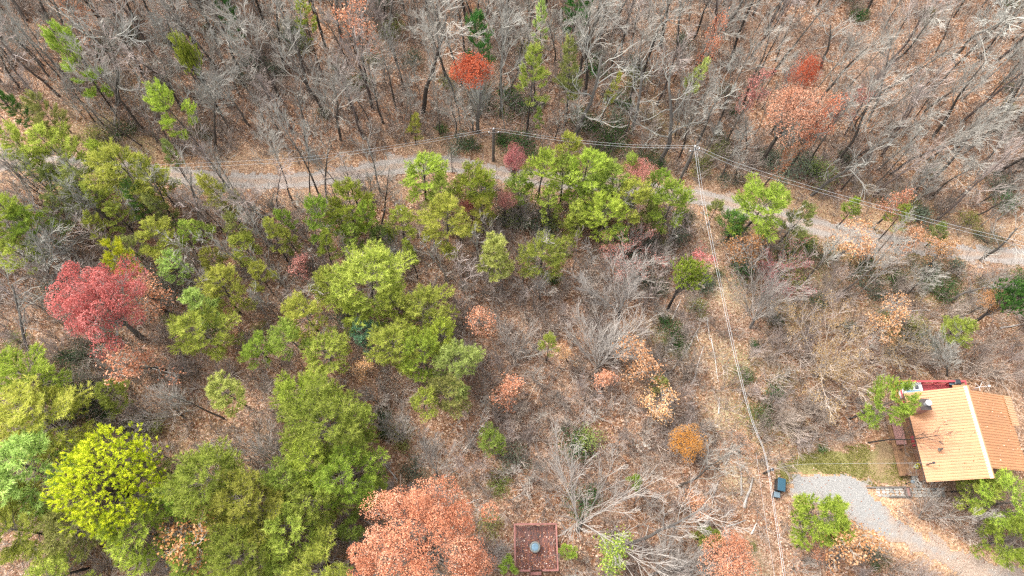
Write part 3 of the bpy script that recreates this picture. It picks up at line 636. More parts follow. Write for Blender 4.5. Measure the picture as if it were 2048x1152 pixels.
PL = {(212, 956): 'large yellow-lime pine with a broad domed crown in the dense green grove', (738, 656): 'small bluish green pine in the middle of the yellow-green grove', (444, 774): 'pale green tufted pine standing alone over leaf litter',
      (1372, 560): 'dense rounded bright green pine leaning beside the power line clearing', (1640, 1034): 'tufted bright pine on the near edge of the gravel driveway', (1772, 802): 'bright green pine overhanging the cabin porch and roof corner',
      (1003, 512): 'pale green upright pine at the heart of the wood, above the fan trees', (1062, 150): 'tall yellow-green pine right of the red-topped maple', (962, 82): 'dark green pine just behind the red-topped maple', (350, 212): 'tall bright green pine among grey trunks beyond the road',
      (603, 20): 'slim bright green pine at the top edge of the photo', (732, 562): 'very broad yellow-green pine at the top of the central grove', (1522, 414): 'wide bright green pine on the road edge, below the corner pole', (2034, 598): 'dense dark green tree at the far right edge',
      (145, 118): 'bright green pine among pale branches in the upper left corner', (373, 104): 'small rounded bright green pine crown far beyond the road', (986, 884): 'small lone yellow-green pine in the open leafy clearing', (1016, 1134): 'small bright green pine against the square deck'}
for cx, cy, dm, pr, mt, Hm in PINES:
    crown_at(pr, 'pine_tree', cx, cy, dm, ADJ[mt] + ' pine', 'pine tree', G_P, mat=mt or 'needle_yellowgreen', H=Hm, label=PL.get((cx, cy)))
# --- trees in autumn leaf
OAKS = [
 (185, 602, 226, CRIM, 'leaf_crimson', 12, 'maple_tree', 'crimson maple', 'broad pinkish crimson maple, the largest red crown in the wood'),
 (840, 1092, 306, BIGOR, 'leaf_salmon', 14, 'maple_tree', 'orange maple', 'huge orange maple with a dense cauliflower crown beside the square deck'),
 (952, 132, 90, REDTOP, 'leaf_redorange', 11.5, 'maple_tree', 'red-topped maple', 'red-topped maple on bare grey stems beyond the road'),
 (1596, 210, 150, MIDOAK[0], 'leaf_peach', 12, 'oak_tree', 'rusty oak', 'large salmon orange oak on the slope beyond the overhead wires'),
 (1614, 148, 66, MIDOAK[1], 'leaf_redorange', 12, 'oak_tree', 'red oak', 'small dark red crown behind the salmon orange oak'),
 (1420, 86, 46, SPARSE[0], 'leaf_orange', 13, 'oak_tree', 'orange oak', 'small orange crown high on the far slope'),
 (1380, 886, 84, MIDOAK[1], 'leaf_yelloworange', 5, 'oak_tree', 'golden oak', 'golden yellow leafy oak beside the power line clearing'),
 (1462, 1112, 140, MIDOAK[0], 'leaf_paleorange', 5, 'oak_tree', 'orange oak', 'bright orange leafy oak under the wires at the bottom edge'),
 (1712, 1124, 140, SPARSE[1], 'leaf_paleorange', 5, 'oak_tree', 'pale oak', 'pale orange leafy oak on the near side of the driveway'),
 (292, 586, 104, SPARSE[2], 'leaf_paleorange', 7, 'oak_tree', 'pale oak', 'thin orange leafed oak touching the crimson maple, on its upper flank'),
 (290, 712, 150, SPARSE[3], 'leaf_paleorange', 6, 'oak_tree', 'pale oak', 'wide pale orange oak just below the crimson maple'),
 (360, 1072, 150, SPARSE[0], 'leaf_rust', 6, 'oak_tree', 'rusty oak', 'rusty orange oak hemmed in by the green grove'),
 (1000, 765, 84, SPARSE[1], 'leaf_paleorange', 5, 'oak_tree', 'pale oak', None), (1285, 722, 100, SPARSE[2], 'leaf_paleorange', 3.5, 'oak_tree', 'pale oak', None), (1140, 706, 54, SPARSE[3], 'leaf_paleorange', 3.5, 'oak_tree', 'pale oak', None),
 (975, 642, 76, SPARSE[0], 'leaf_paleorange', 5, 'oak_tree', 'pale oak', None), (720, 726, 52, SPARSE[1], 'leaf_paleorange', 5, 'oak_tree', 'pale oak', None), (1490, 492, 88, SPARSE[2], 'leaf_rust', 6, 'oak_tree', 'rusty oak', None),
 (1394, 498, 74, SPARSE[3], 'leaf_crimson', 4, 'maple_tree', 'crimson maple', 'small crimson maple under the wires in the clearing'), (1035, 318, 66, MIDOAK[0], 'leaf_pink', 8, 'maple_tree', 'pink maple', 'pink leafy maple at the road edge above the green pines'),
 (1285, 345, 76, MIDOAK[1], 'leaf_pink', 6, 'maple_tree', 'pink maple', None), (932, 412, 36, MIDOAK[1], 'leaf_crimson', 4, 'maple_tree', 'crimson maple', None), (1010, 398, 54, MIDOAK[0], 'leaf_pink', 5, 'maple_tree', 'pink maple', None),
 (1800, 404, 70, SPARSE[2], 'leaf_paleorange', 8, 'oak_tree', 'pale oak', None), (1826, 452, 100, SPARSE[3], 'leaf_paleorange', 6, 'oak_tree', 'pale oak', None), (1702, 482, 100, SPARSE[0], 'leaf_paleorange', 5, 'oak_tree', 'pale oak', None), (1890, 512, 70, SPARSE[1], 'leaf_paleorange', 5, 'oak_tree', 'pale oak', None),
 (1778, 642, 90, SPARSE[2], 'leaf_paleorange', 4, 'oak_tree', 'pale oak', None), (1988, 596, 60, MIDOAK[1], 'leaf_rust', 6, 'oak_tree', 'rusty oak', None), (1670, 722, 250, TANFAN[0], 'leaf_tan', 7, 'oak_tree', 'tan oak', 'wide tan and grey tree with withered leaves above the grass patch'),
 (1800, 690, 120, TANFAN[1], 'leaf_tan', 5, 'oak_tree', 'tan oak', None), (1560, 540, 130, TANFAN[1], 'leaf_pink', 6, 'oak_tree', 'pinkish oak', None), (1250, 500, 150, TANFAN[1], 'leaf_pink', 6, 'oak_tree', 'pinkish oak', None),
 (150, 14, 84, SPARSE[3], 'leaf_paleorange', 12, 'oak_tree', 'pale oak', None), (700, 26, 110, SPARSE[0], 'leaf_paleorange', 13, 'oak_tree', 'pale oak', None), (1500, 190, 60, SPARSE[1], 'leaf_pink', 11, 'oak_tree', 'pinkish oak', None), (1690, 205, 60, SPARSE[2], 'leaf_pink', 9, 'oak_tree', 'pinkish oak', None),
 (680, 922, 60, SPARSE[3], 'leaf_pink', 3, 'oak_tree', 'pinkish oak', None), (1490, 900, 90, TANFAN[1], 'leaf_paleorange', 3, 'oak_tree', 'pale oak', None), (1300, 800, 90, SPARSE[0], 'leaf_paleorange', 3.5, 'oak_tree', 'pale oak', None), (1210, 770, 60, SPARSE[1], 'leaf_paleorange', 3, 'oak_tree', 'pale oak', None),
 (1575, 300, 60, SPARSE[3], 'leaf_rust', 9, 'oak_tree', 'rusty oak', None), (1640, 250, 70, SPARSE[2], 'leaf_orange', 11, 'oak_tree', 'orange oak', None), (590, 520, 60, SPARSE[1], 'leaf_pink', 4, 'oak_tree', 'pinkish oak', None), (1660, 1110, 80, SPARSE[3], 'leaf_paleorange', 3, 'oak_tree', 'pale oak', None),
 (1390, 1010, 60, SPARSE[2], 'leaf_paleorange', 3, 'oak_tree', 'pale oak', None), (1250, 1130, 110, SPARSE[1], 'needle_yellowgreen', 3, 'oak_tree', 'yellow-green oak', 'sparse yellow-green leafed bush tree right of the square deck'),
]
for cx, cy, dm, pr, mt, Hm, nm, noun, lab in OAKS:
    crown_at(pr, nm, cx, cy, dm, noun, 'maple tree' if nm == 'maple_tree' else 'oak tree', G_O, mat=mt, H=Hm, label=lab)
# --- leafless trees with feet and tips read off the photo
STEMS = [
 ((845, 225), (860, -30), 17, BARE[3], None, 'tall grey forked tree with a thick trunk left of the red-topped maple', 1.2), ((1320, 330), (1400, 120), 13, PALE[0], 'bark_pale', 'pale crooked tree with heavy sinuous limbs above the corner pole', 1.3),
 ((1640, 135), (1640, 30), 9, PALE[1], 'bark_pale', 'white barked tree right behind the dark red crown', 1.1), ((1622, 390), (1760, 255), 12, PALE[2], 'bark_pale', 'whitish leaning tree rising over the right hand wires', 1.0), ((1262, 265), (1290, 60), 13, PALE[3], 'bark_pale', 'pale many limbed tree left of the crooked one, beyond the road', 1.1),
 ((1150, 270), (1180, 60), 13, PALE[1], 'bark_pale', None, 1.2), ((945, 262), (950, 150), 9, FAN[2], 'bark_pale', None, .8), ((1238, 640), (1258, 500), 7, FAN[0], 'bark_fan', 'wide grey fan shaped bare tree below the pinkish crown', 1.15),
 ((1190, 752), (1212, 610), 6.5, FAN[1], 'bark_fan', 'greyish fan shaped bare tree with a dark short trunk, lower of the two', 1.15), ((1500, 655), (1570, 530), 8, FAN[2], 'bark_fan', None, 1.2), ((1155, 1060), (1250, 920), 8, FAN[3], 'bark_fan', 'sprawling pale bare tree hanging over the square deck corner', 1.2),
 ((1254, 1088), (1420, 985), 9, BARE[7], 'bark_fan', None, 1.2), ((1354, 973), (1500, 910), 7, BARE[0], None, None, 1.2), ((95, 555), (80, 430), 8, FAN[0], 'bark_pale', 'pale whitish bare tree above and left of the crimson maple', 1.0), ((60, 710), (15, 540), 9, PALE[2], 'bark_pale', 'pale bare tree with curving limbs left of the crimson maple', 1.0),
 ((875, 955), (858, 860), 4, FAN[2], 'bark_fan', None, 1.2), ((815, 890), (785, 815), 3.5, FAN[1], 'bark_fan', None, 1.2), ((1843, 1038), (2010, 1022), 7, BARE[6], 'bark_fan', 'grey bare tree lying nearly flat beside the drive, below the cabin', .8), ((1838, 1036), (1878, 950), 4, FAN[3], 'bark_fan', 'small grey bare tree in front of the cabin walkway', .7),
 ((1736, 885), (1910, 850), 7.5, BARE[5], 'bark_dark', 'dark bare tree reaching over the cabin roof', .9), ((1895, 752), (1895, 660), 5, FAN[1], 'bark_pale', None, .8), ((430, 300), (385, 120), 14, BARE[1], None, None, 1.0), ((640, 395), (575, 200), 12, BARE[4], None, None, .9), ((620, 392), (600, 230), 10, BARE[6], None, None, .9),
 ((585, 400), (545, 230), 11, BARE[8], None, None, .9), ((400, 470), (385, 290), 10, PALE[3], 'bark_pale', None, .9), ((655, 400), (640, 240), 10, PALE[0], 'bark_pale', None, .8), ((760, 385), (720, 255), 8, PALE[1], 'bark_pale', None, .9), ((905, 345), (905, 270), 4, PALE[3], 'bark_pale', None, .9), ((1030, 730), (1045, 630), 5, FAN[3], 'bark_fan', None, .8),
 ((578, 938), (480, 870), 6, FAN[2], 'bark_fan', None, 1.1), ((370, 835), (300, 780), 5, FAN[0], 'bark_fan', None, 1.1), ((450, 838), (330, 770), 6, BARE[7], 'bark_grey', None, 1.1), ((375, 932), (290, 880), 5, BARE[2], 'bark_grey', None, 1.0), ((690, 500), (700, 430), 5, SAP[2], None, None, 1.2), ((790, 545), (770, 470), 5, FAN[1], 'bark_pale', None, 1.0),
 ((1080, 600), (1075, 545), 4, FAN[0], 'bark_fan', None, 1.2), ((1790, 600), (1900, 540), 8, BARE[0], None, None, 1.0), ((1600, 575), (1720, 470), 9, BARE[1], None, None, 1.0), ((1670, 600), (1800, 470), 10, BARE[4], None, None, 1.0), ((1740, 520), (1840, 420), 8, BARE[6], None, None, 1.0), ((1900, 600), (2040, 530), 9, PALE[0], 'bark_pale', None, 1.0),
 ((1960, 520), (2048, 420), 9, PALE[1], 'bark_pale', None, 1.0), ((1300, 1150), (1410, 1100), 5, FAN[1], 'bark_fan', None, 1.2), ((440, 640), (385, 540), 7, BARE[3], None, None, .8), ((520, 560), (440, 470), 7, BARE[9], None, None, .8), ((560, 640), (500, 560), 6, BARE[5], 'bark_pale', None, .8),
 ((1905, 118), (2046, -40), 15, BARE[4], 'bark_pale', 'thick leaning grey trunk on the open brown slope at the upper right', 1.3),
 ((1862, 360), (2000, 200), 13, PALE[3], 'bark_pale', 'pale forked tree leaning high over the right hand forest', 1.0),
 ((1320, 90), (1345, -60), 14, BARE[0], None, 'straight grey tree near the top edge with a dark foot', 1.2),
 ((235, 210), (165, 40), 14, PALE[1], 'bark_pale', 'pale lichen grey tree in the upper left woods', 1.1),
]
for b, t, Hm, pr, bk, lab, wd in STEMS:
    stem_at(pr, 'bare_tree', b, t, Hm, 'leafless tree', 'bare tree', G_B, bark=bk, label=lab, wide=wd)
# --- evergreen shrubs
SHR = [(1225, 278, 90, 0), (1300, 312, 60, 1), (1040, 292, 80, 0), (1010, 278, 44, 2), (1580, 335, 110, 1), (1640, 345, 70, 0), (1540, 320, 60, 3), (240, 262, 62, 1), (1480, 538, 60, 2), (1345, 662, 60, 0), (1330, 640, 34, 2), (1505, 690, 28, 2), (1645, 896, 26, 3), (1404, 568, 40, 0),
       (1120, 490, 56, 1), (1545, 790, 60, 3), (1520, 830, 56, 0), (1490, 750, 44, 3), (1600, 480, 70, 1), (1650, 505, 60, 0), (1850, 545, 80, 1), (1790, 560, 60, 3), (1900, 580, 60, 0), (1820, 650, 60, 2), (1845, 680, 66, 1), (1700, 1075, 60, 3), (1730, 1098, 44, 3), (1660, 1065, 40, 0),
       (280, 1010, 60, 0), (1110, 1090, 26, 2), (640, 960, 50, 1), (150, 790, 110, 1), (110, 770, 80, 0), (200, 830, 70, 3), (720, 160, 50, 0), (400, 265, 50, 1), (90, 270, 44, 3), (1400, 330, 50, 0), (1440, 300, 60, 1), (1180, 250, 54, 3), (940, 290, 44, 0), (760, 830, 50, 3), (800, 870, 60, 1), (1290, 560, 44, 0), (1115, 560, 40, 2),
       (520, 660, 40, 0), (340, 640, 44, 1), (1440, 545, 30, 3), (1980, 480, 60, 1), (1940, 440, 50, 0), (2010, 400, 50, 2), (690, 640, 60, 0), (770, 860, 40, 2), (1350, 690, 60, 3), (60, 220, 50, 1), (180, 270, 50, 2), (1500, 1095, 30, 3), (1760, 1115, 50, 1), (1460, 470, 40, 2), (1550, 640, 40, 3)]
SML = ['leaf_laurel', 'leaf_laurel_grey', 'leaf_laurel', 'needle_olive']
for i, (cx, cy, dm, k) in enumerate(SHR):
    mt = SML[(i * 7 + k) % 4] if i not in (2, 3, 9, 11, 12, 13) else 'leaf_laurel'
    crown_at(SHRUB[k], 'shrub', cx, cy, dm, 'green shrub', 'shrub', G_S, mat=mt,
             label={(1645, 896): 'small round dark green shrub at the top of the grass patch', (1040, 292): 'glossy dark green shrub behind the pink maple by the road'}.get((cx, cy)))

nU = 0
while nU < 120:
    x = RG.uniform(-62, 74); y = RG.uniform(4, 74); d = float(road_d(x, y)); q = proj((x, y, float(hgt(x, y))))[0]
    if abs(d) < 2.4 or not (-20 < q[0] < 2070 and -30 < q[1] < 1150): continue
    P_ = (np.array([x]), np.array([y]))
    if float(soft(P_[0], P_[1], DRIVE, 1.2)[0]) > 0 or math.hypot(x - 25.2, y - 8.4) < 2 or inpoly(*P_, LAWN)[0] or (q[0] > 1730 and 720 < q[1] < 1010) or (1010 < q[0] < 1130 and q[1] > 1030): continue
    if noise2(x, y, .12) < RG.uniform(-.6, 1.0): continue
    k = int(RG.integers(0, 4)); s_ = RG.uniform(.6, 1.35)
    r = place(SHRUB[k], 'shrub', (x, y, float(hgt(x, y))), s_, mat=['leaf_laurel_grey', 'leaf_laurel_grey', 'needle_olive', 'leaf_laurel'][int(RG.integers(0, 4))])
    reg(r, 'green shrub', 'shrub', G_S, tuple(proj((x, y, float(hgt(x, y)) + .6))[0][:2])); nU += 1

# ------------------------------------------------------------------ filler wood: grey trees beyond the road, saplings this side
def free(x, y, r):
    for a, b, c in OCC:
        if (x - a) ** 2 + (y - b) ** 2 < (r + c * .6) ** 2:
            return False
    return True
HOUSE = [un0(1780, 740, 3), un0(2080, 740, 3), un0(2120, 1000, 0), un0(1740, 1010, 0)]
def open_ground(x, y):
    if abs(float(road_d(x, y))) < 2.6: return False
    P = (np.array([x]), np.array([y]))
    if inpoly(*P, DRIVE)[0] or inpoly(*P, LAWN)[0] or inpoly(*P, HOUSE)[0]: return False
    if float(corr_d(x, y)) < 2.2 and road_d(x, y) < 0: return False
    if math.hypot(x - 25.2, y - 8.4) < 1.9 or float(soft(P[0], P[1], DRIVE, 1.1)[0]) > 0: return False
    return not (-.5 < x - 1.9 < 4.6 and 0 < y < 6.2)
nB = len([t for t in THINGS if t['noun'] == 'leafless tree']); tries = 0
while nB < 298 and tries < 30000:
    tries += 1
    x = RG.uniform(-66, 78); y = RG.uniform(24, 76); d = float(road_d(x, y))
    if d < 2.8: continue
    q = proj((x, y, float(hgt(x, y))))[0]; q2 = proj((x, y, 14.0))[0]
    if q[0] < -60 or q[0] > 2110 or q[1] < -70: continue
    if q2[0] < -60 and q[0] < 0: continue
    if not free(x, y, 1.15 + .55 * RG.random()) or not open_ground(x, y): continue
    dark_gap = 1560 < q[0] < 1950 and q[1] < 190
    if dark_gap and RG.random() < .6: continue
    i = int(RG.integers(0, 10)); Hm = RG.uniform(9.5, 17) * (.9 if d < 8 else 1); s = Hm / BARE[i]['H']
    lean = RG.normal(size=2) * .06
    if q[0] > 1500: lean[1] += .10
    if q[0] < 600: lean[1] += .05
    bk = 'bark_pale' if RG.random() < .10 else ('bark_pinkgrey' if RG.random() < .25 else None)
    r = place(BARE[i], 'bare_tree', (x, y, float(hgt(x, y))), s, tilt=tuple(lean), bark=bk)
    m = proj((x, y, Hm * .6))[0]
    reg(r, 'leafless tree', 'bare tree', G_B, (m[0], m[1])); OCC.append((x, y, 1.0)); nB += 1
nY = 0; tries = 0
while nY < 280 and tries < 30000:
    tries += 1
    x = RG.uniform(-66, 78); y = RG.uniform(24, 78); d = float(road_d(x, y))
    if d < 2.4: continue
    q = proj((x, y, float(hgt(x, y))))[0]
    if q[0] < -40 or q[0] > 2090 or q[1] < -60: continue
    if not free(x, y, .45) or not open_ground(x, y): continue
    if 1560 < q[0] < 1950 and q[1] < 190 and RG.random() < .7: continue
    pr = SAP[int(RG.integers(0, 6))] if RG.random() < .5 else BARE[int(RG.integers(0, 10))]; Hm = RG.uniform(4.5, 9.5); s = Hm / pr['H']; lean = RG.normal(size=2) * .09
    r = place(pr, 'young_tree', (x, y, float(hgt(x, y))), s, tilt=tuple(lean), bark=['bark_grey', 'bark_fan', 'bark_pale', 'bark_grey'][int(RG.integers(0, 4))])
    m = proj((x, y, Hm * .6))[0]
    reg(r, 'slender young tree', 'young tree', 'slender young trees beyond the road', (m[0], m[1])); OCC.append((x, y, .4)); nY += 1
nR = 0; tries = 0
while nR < 45 and tries < 20000:
    tries += 1
    x = RG.uniform(-50, 56); y = RG.uniform(20, 46); d = float(road_d(x, y)); q = proj((x, y, float(hgt(x, y))))[0]
    if not (-7.5 < d < -1.7) or q[0] < 0 or q[0] > 2060 or q[0] > 780 or not free(x, y, .35): continue
    pr = BARE[int(RG.integers(0, 10))]; Hm = RG.uniform(6, 10.5); s = Hm / pr['H']
    r = place(pr, 'roadside_tree', (x, y, float(hgt(x, y))), s * .9, tilt=tuple(RG.normal(size=2) * .09), bark=['bark_grey', 'bark_pinkgrey', 'bark_pale'][int(RG.integers(0, 3))], sz=s)
    reg(r, 'slim bare roadside tree', 'tree', 'slim bare trees along the gravel road', tuple(proj((x, y, Hm * .6))[0][:2])); OCC.append((x, y, .4)); nR += 1
nS = 0; tries = 0
while nS < 290 and tries < 40000:
    tries += 1
    x = RG.uniform(-56, 64); y = RG.uniform(-2, 52); d = float(road_d(x, y))
    if d > -2.4: continue
    q = proj((x, y, float(hgt(x, y))))[0]
    if q[0] < -40 or q[0] > 2080 or q[1] > 1190: continue
    left = q[0] < 620 and q[1] < 620
    if not open_ground(x, y) or not free(x, y, .5 if left else .9): continue
    if q[0] < 760 and q[1] > 880 and RG.random() < .6: continue
    i = int(RG.integers(0, 6)); Hm = RG.uniform(5, 9) if left or q[1] < 600 else RG.uniform(2.2, 6); s = Hm / SAP[i]['H']
    lean = RG.normal(size=2) * .09 + np.array([0, .08 if left else 0])
    r = place(SAP[i], 'sapling', (x, y, float(hgt(x, y))), s, tilt=tuple(lean), bark=['bark_grey', 'bark_fan', 'bark_pinkgrey', 'bark_grey'][int(RG.integers(0, 4))])
    m = proj((x, y, Hm * .6))[0]
    reg(r, 'thin bare sapling', 'sapling', G_T, (m[0], m[1])); OCC.append((x, y, .35)); nS += 1

nW = 0; tries = 0
while nW < 285 and tries < 40000:
    tries += 1
    x = RG.uniform(-50, 62); y = RG.uniform(-2, 46); d = float(road_d(x, y)); q = proj((x, y, float(hgt(x, y))))[0]
    if d > -2.2 or not (-30 < q[0] < 2070 and q[1] < 1180) or not open_ground(x, y) or not free(x, y, .55): continue
    if q[0] < 760 and q[1] > 860 and RG.random() < .7: continue
    if q[0] < 500 and RG.random() < .4: continue
    pr = FAN[int(RG.integers(0, 4))]; Hm = RG.uniform(1.8, 4.2); s = Hm / pr['H']
    r = place(pr, 'twiggy_bush', (x, y, float(hgt(x, y))), s * RG.uniform(.75, 1.0), tilt=tuple(RG.normal(size=2) * .12), bark=['bark_fan', 'bark_pinkgrey', 'bark_tan', 'bark_pinkgrey'][int(RG.integers(0, 4))], sz=s)
    reg(r, 'leafless twiggy bush', 'bush', 'leafless twiggy bushes in the clearing', tuple(proj((x, y, float(hgt(x, y)) + Hm * .6))[0][:2])); OCC.append((x, y, .5)); nW += 1

# ------------------------------------------------------------------ brush and leaf litter (uncountable)
def brush():
    protos = []
    for s in range(5):
        rng = np.random.default_rng(400 + s); segs = []
        for _ in range(int(rng.integers(4, 7))):
            a = rng.uniform(0, 6.28); an = RAD(rng.uniform(5, 50)); d = np.array([math.cos(a) * math.sin(an), math.sin(a) * math.sin(an), math.cos(an)])
            pts = limb(segs, np.array([rng.normal() * .08, rng.normal() * .08, -.05]), d, rng.uniform(.7, 1.6), .016, .009, 3, .12, .02, rng)
            for k in range(4):
                p, dd, _ = along(pts, rng.uniform(.3, 1)); nd = dd + perp(dd, rng) * .7; nd /= np.linalg.norm(nd); segs.append((p, p + nd * rng.uniform(.3, .7), .010, .006))
        P0, P1, R0, R1 = (np.array([s[i] for s in segs]) for i in range(4)); protos.append(tubes(P0, P1, R0, R1, 3))
    rng = np.random.default_rng(77); PT, RO, SC, ID = [], [], [], []
    while len(PT) < 15500:
        n = 4000; x = rng.uniform(-72, 80, n); y = rng.uniform(-12, 84, n); q = proj(np.stack([x, y, np.zeros(n)], 1)); d = road_d(x, y)
        ok = (q[:, 0] > -230) & (q[:, 0] < 2280) & (q[:, 1] > -230) & (q[:, 1] < 1400) & (np.abs(d) > 2.0) & (noise2(x, y, .25) > rng.uniform(-1.8, .4, n))
        ok &= ~(inpoly(x, y, DRIVE) | inpoly(x, y, LAWN) | inpoly(x, y, HOUSE)) & ~((x > 1.4) & (x < 6.5) & (y > 0) & (y < 6.2)) & ((corr_d(x, y) > 1.6) | (d > 0) | (rng.random(n) < .35))
        ok &= ~((q[:, 0] > 1480) & (q[:, 1] < 260) & (rng.random(n) < .65)) & ~((q[:, 0] > 1440) & (np.abs(d) < 4.5) & (rng.random(n) < .5)) & (np.hypot(x - 25.2, y - 8.4) > 1.8) & (soft(x, y, DRIVE, .9) < .05)
        for a, b in zip(x[ok], y[ok]):
            PT.append((a, b, 0)); RO.append((rng.normal() * .15, rng.normal() * .15, rng.uniform(0, 6.28))); SC.append(rng.uniform(.65, 1.45) ** 1.7); ID.append(10 + int(rng.integers(0, 5)))
    PT = np.array(PT); PT[:, 2] = hgt(PT[:, 0], PT[:, 1])
    Vs, Fs, vs, ids, off = [], [], [], [], 0
    for k, (V, F, r) in enumerate(protos):
        Vs.append(V); Fs.append(F + off); vs.append(np.full(len(V), .3 + .15 * k)); ids.append(np.full(len(V), k)); off += len(V)
    m = len(PT); V = np.concatenate(Vs + [PT]); me = mesh('brush', V, np.concatenate(Fs), 'bark_brush', np.concatenate(vs + [np.full(m, .5)]))
    a = me.attributes.new('pid', 'INT', 'POINT'); a.data.foreach_set('value', np.concatenate(ids + [np.array(ID)]).astype(np.int32))
    a = me.attributes.new('rot', 'FLOAT_VECTOR', 'POINT'); a.data.foreach_set('vector', np.concatenate([np.zeros((off, 3)), np.array(RO)]).astype(np.float32).ravel())
    a = me.attributes.new('siz', 'FLOAT', 'POINT'); a.data.foreach_set('value', np.concatenate([np.ones(off), np.array(SC)]).astype(np.float32))
    o = link('brush', me); g = bpy.data.node_groups.new('brush_scatter', 'GeometryNodeTree')
    g.interface.new_socket('Geometry', in_out='INPUT', socket_type='NodeSocketGeometry'); g.interface.new_socket('Geometry', in_out='OUTPUT', socket_type='NodeSocketGeometry')
    gi, go = g.nodes.new('NodeGroupInput'), g.nodes.new('NodeGroupOutput'); jn = g.nodes.new('GeometryNodeJoinGeometry')
    def attr(nm, t):
        k = g.nodes.new('GeometryNodeInputNamedAttribute'); k.data_type = t; k.inputs['Name'].default_value = nm; return k.outputs['Attribute']
    pid, rot, siz = attr('pid', 'INT'), attr('rot', 'FLOAT_VECTOR'), attr('siz', 'FLOAT')
    def pick(v):
        c = g.nodes.new('FunctionNodeCompare'); c.data_type = 'INT'; c.operation = 'EQUAL'; ins = [q for q in c.inputs if q.type == 'INT']; g.links.new(pid, ins[0]); ins[1].default_value = v
        sp = g.nodes.new('GeometryNodeSeparateGeometry'); sp.domain = 'POINT'; g.links.new(gi.outputs[0], sp.inputs[0]); g.links.new(c.outputs[0], sp.inputs['Selection']); return sp.outputs[0]
    for k in range(5):
        ip = g.nodes.new('GeometryNodeInstanceOnPoints'); g.links.new(pick(10 + k), ip.inputs['Points']); g.links.new(pick(k), ip.inputs['Instance']); e = g.nodes.new('FunctionNodeEulerToRotation'); g.links.new(rot, e.inputs[0]); g.links.new(e.outputs[0], ip.inputs['Rotation']); g.links.new(siz, ip.inputs['Scale']); g.links.new(ip.outputs[0], jn.inputs[0])
    g.links.new(jn.outputs[0], go.inputs[0]); md = o.modifiers.new('scatter', 'NODES'); md.node_group = g
    tag(o, 'low grey brown twiggy brush over the forest floor', None, kind='stuff')
brush()
def litter():
    rng = np.random.default_rng(78); n = 380000
    x = rng.uniform(-72, 80, n); y = rng.uniform(-13, 86, n)
    q = proj(np.stack([x, y, np.zeros(n)], 1)); ok = (q[:, 0] > -230) & (q[:, 0] < 2280) & (q[:, 1] > -200) & (q[:, 1] < 1400)
    jx, jy = x + rng.normal(size=n) * .35, y + rng.normal(size=n) * .35
    bare = (np.abs(road_d(jx, jy)) < 1.45) | inpoly(jx, jy, DRIVE) | inpoly(jx, jy, LAWN)
    ok &= ~bare | (rng.random(n) < .10); ok &= ~inpoly(x, y, HOUSE)
    x, y = x[ok], y[ok]; C = np.stack([x, y, hgt(x, y) + .045 + rng.uniform(0, .03, len(x))], 1)
    st = np.exp(-(corr_d(x, y) / 3) ** 2); v = np.clip(rng.beta(2, 2.2, len(x)) + .06 * st + .10 * noise2(x, y, .35), 0, 1)
    V, F, vv = leafquads(C, rng, (.06, .135), 1.6, v, .8)
    tag(link('leaf_litter', mesh('leaf_litter', V, F, 'litter_leaf', vv)), 'brown and orange fallen leaves strewn over the ground', None, kind='stuff')
litter()
def grass():
    rng = np.random.default_rng(79); a = np.array(LAWN); n = 9000
    x = rng.uniform(a[:, 0].min(), a[:, 0].max(), n); y = rng.uniform(a[:, 1].min(), a[:, 1].max(), n); ok = inpoly(x, y, LAWN) & (noise2(x, y, 1.2) + (35 - x) * .12 > rng.uniform(-.6, .8, n))
    x, y = x[ok], y[ok]; C = np.stack([x, y, hgt(x, y) + .03], 1); D = np.tile(UP, (len(C), 1))
    V, F, v = tufts(C, D, rng, 7, .12, .03, cone=1.3)
    tag(link('grass', mesh('grass', V, F, 'grass_blade', v)), 'yellowish tufted grass above the driveway', None, kind='stuff')
grass()

# ------------------------------------------------------------------ cabin
plain('roof_metal', (.370, .168, .068), rough=.45, var=.10, scale=.9, stretch=(1, .6, 1))
plain('ridge_metal', (.42, .25, .125), rough=.4, var=.05)
plain('brown_wood', (.135, .065, .040), var=.35, scale=4, stretch=(1, 6, 1))
plain('dark_wood', (.070, .045, .034), var=.35, scale=4)
plain('log_wall', (.170, .085, .050), var=.3, scale=5)
plain('red_paint', (.300, .045, .050), rough=.6, var=.18)
plain('pink_board', (.240, .125, .105), var=.2, scale=5)
plain('porch_floor', (.160, .085, .040), var=.4, scale=3)
plain('brick_brown', (.180, .085, .065), var=.35, scale=9)
plain('chimney_dark', (.050, .036, .030), var=.3)
plain('steel', (.62, .64, .66), rough=.35, metal=.8, var=.1)
plain('white_paint', (.52, .52, .50), rough=.6, var=.06)
plain('blue_cover', (.150, .250, .330), rough=.5, var=.2)
plain('black_metal', (.022, .026, .030), rough=.45, var=.2)
plain('bin_blue', (.018, .062, .090), rough=.45, var=.15)
plain('bin_grey', (.100, .140, .165), rough=.5, var=.15)
plain('cushion_dark', (.060, .060, .070), var=.3)
plain('stone_grey', (.215, .205, .183), var=.3, scale=6, col2=(.18, .165, .145))
plain('stone_pale', (.300, .282, .250), var=.3, scale=6, col2=(.26, .235, .205))
plain('timber_grey', (.120, .105, .090), var=.35)
plain('window_glass', (.030, .040, .050), rough=.08, var=.1)
plain('deck_plank', (.150, .052, .036), rough=.75, var=.5, scale=2.4, stretch=(3, .7, 1), col2=(.045, .030, .028))
plain('deck_rail', (.215, .085, .068), rough=.75, var=.25, scale=3)
plain('pole_wood', (.110, .095, .082), var=.3, scale=5)
plain('cable_light', (.33, .335, .33), rough=.6, var=.05)
plain('insulator', (.70, .72, .72), rough=.3, var=.05)
plain('table_rim', (.130, .135, .120), rough=.6, var=.25, scale=8)
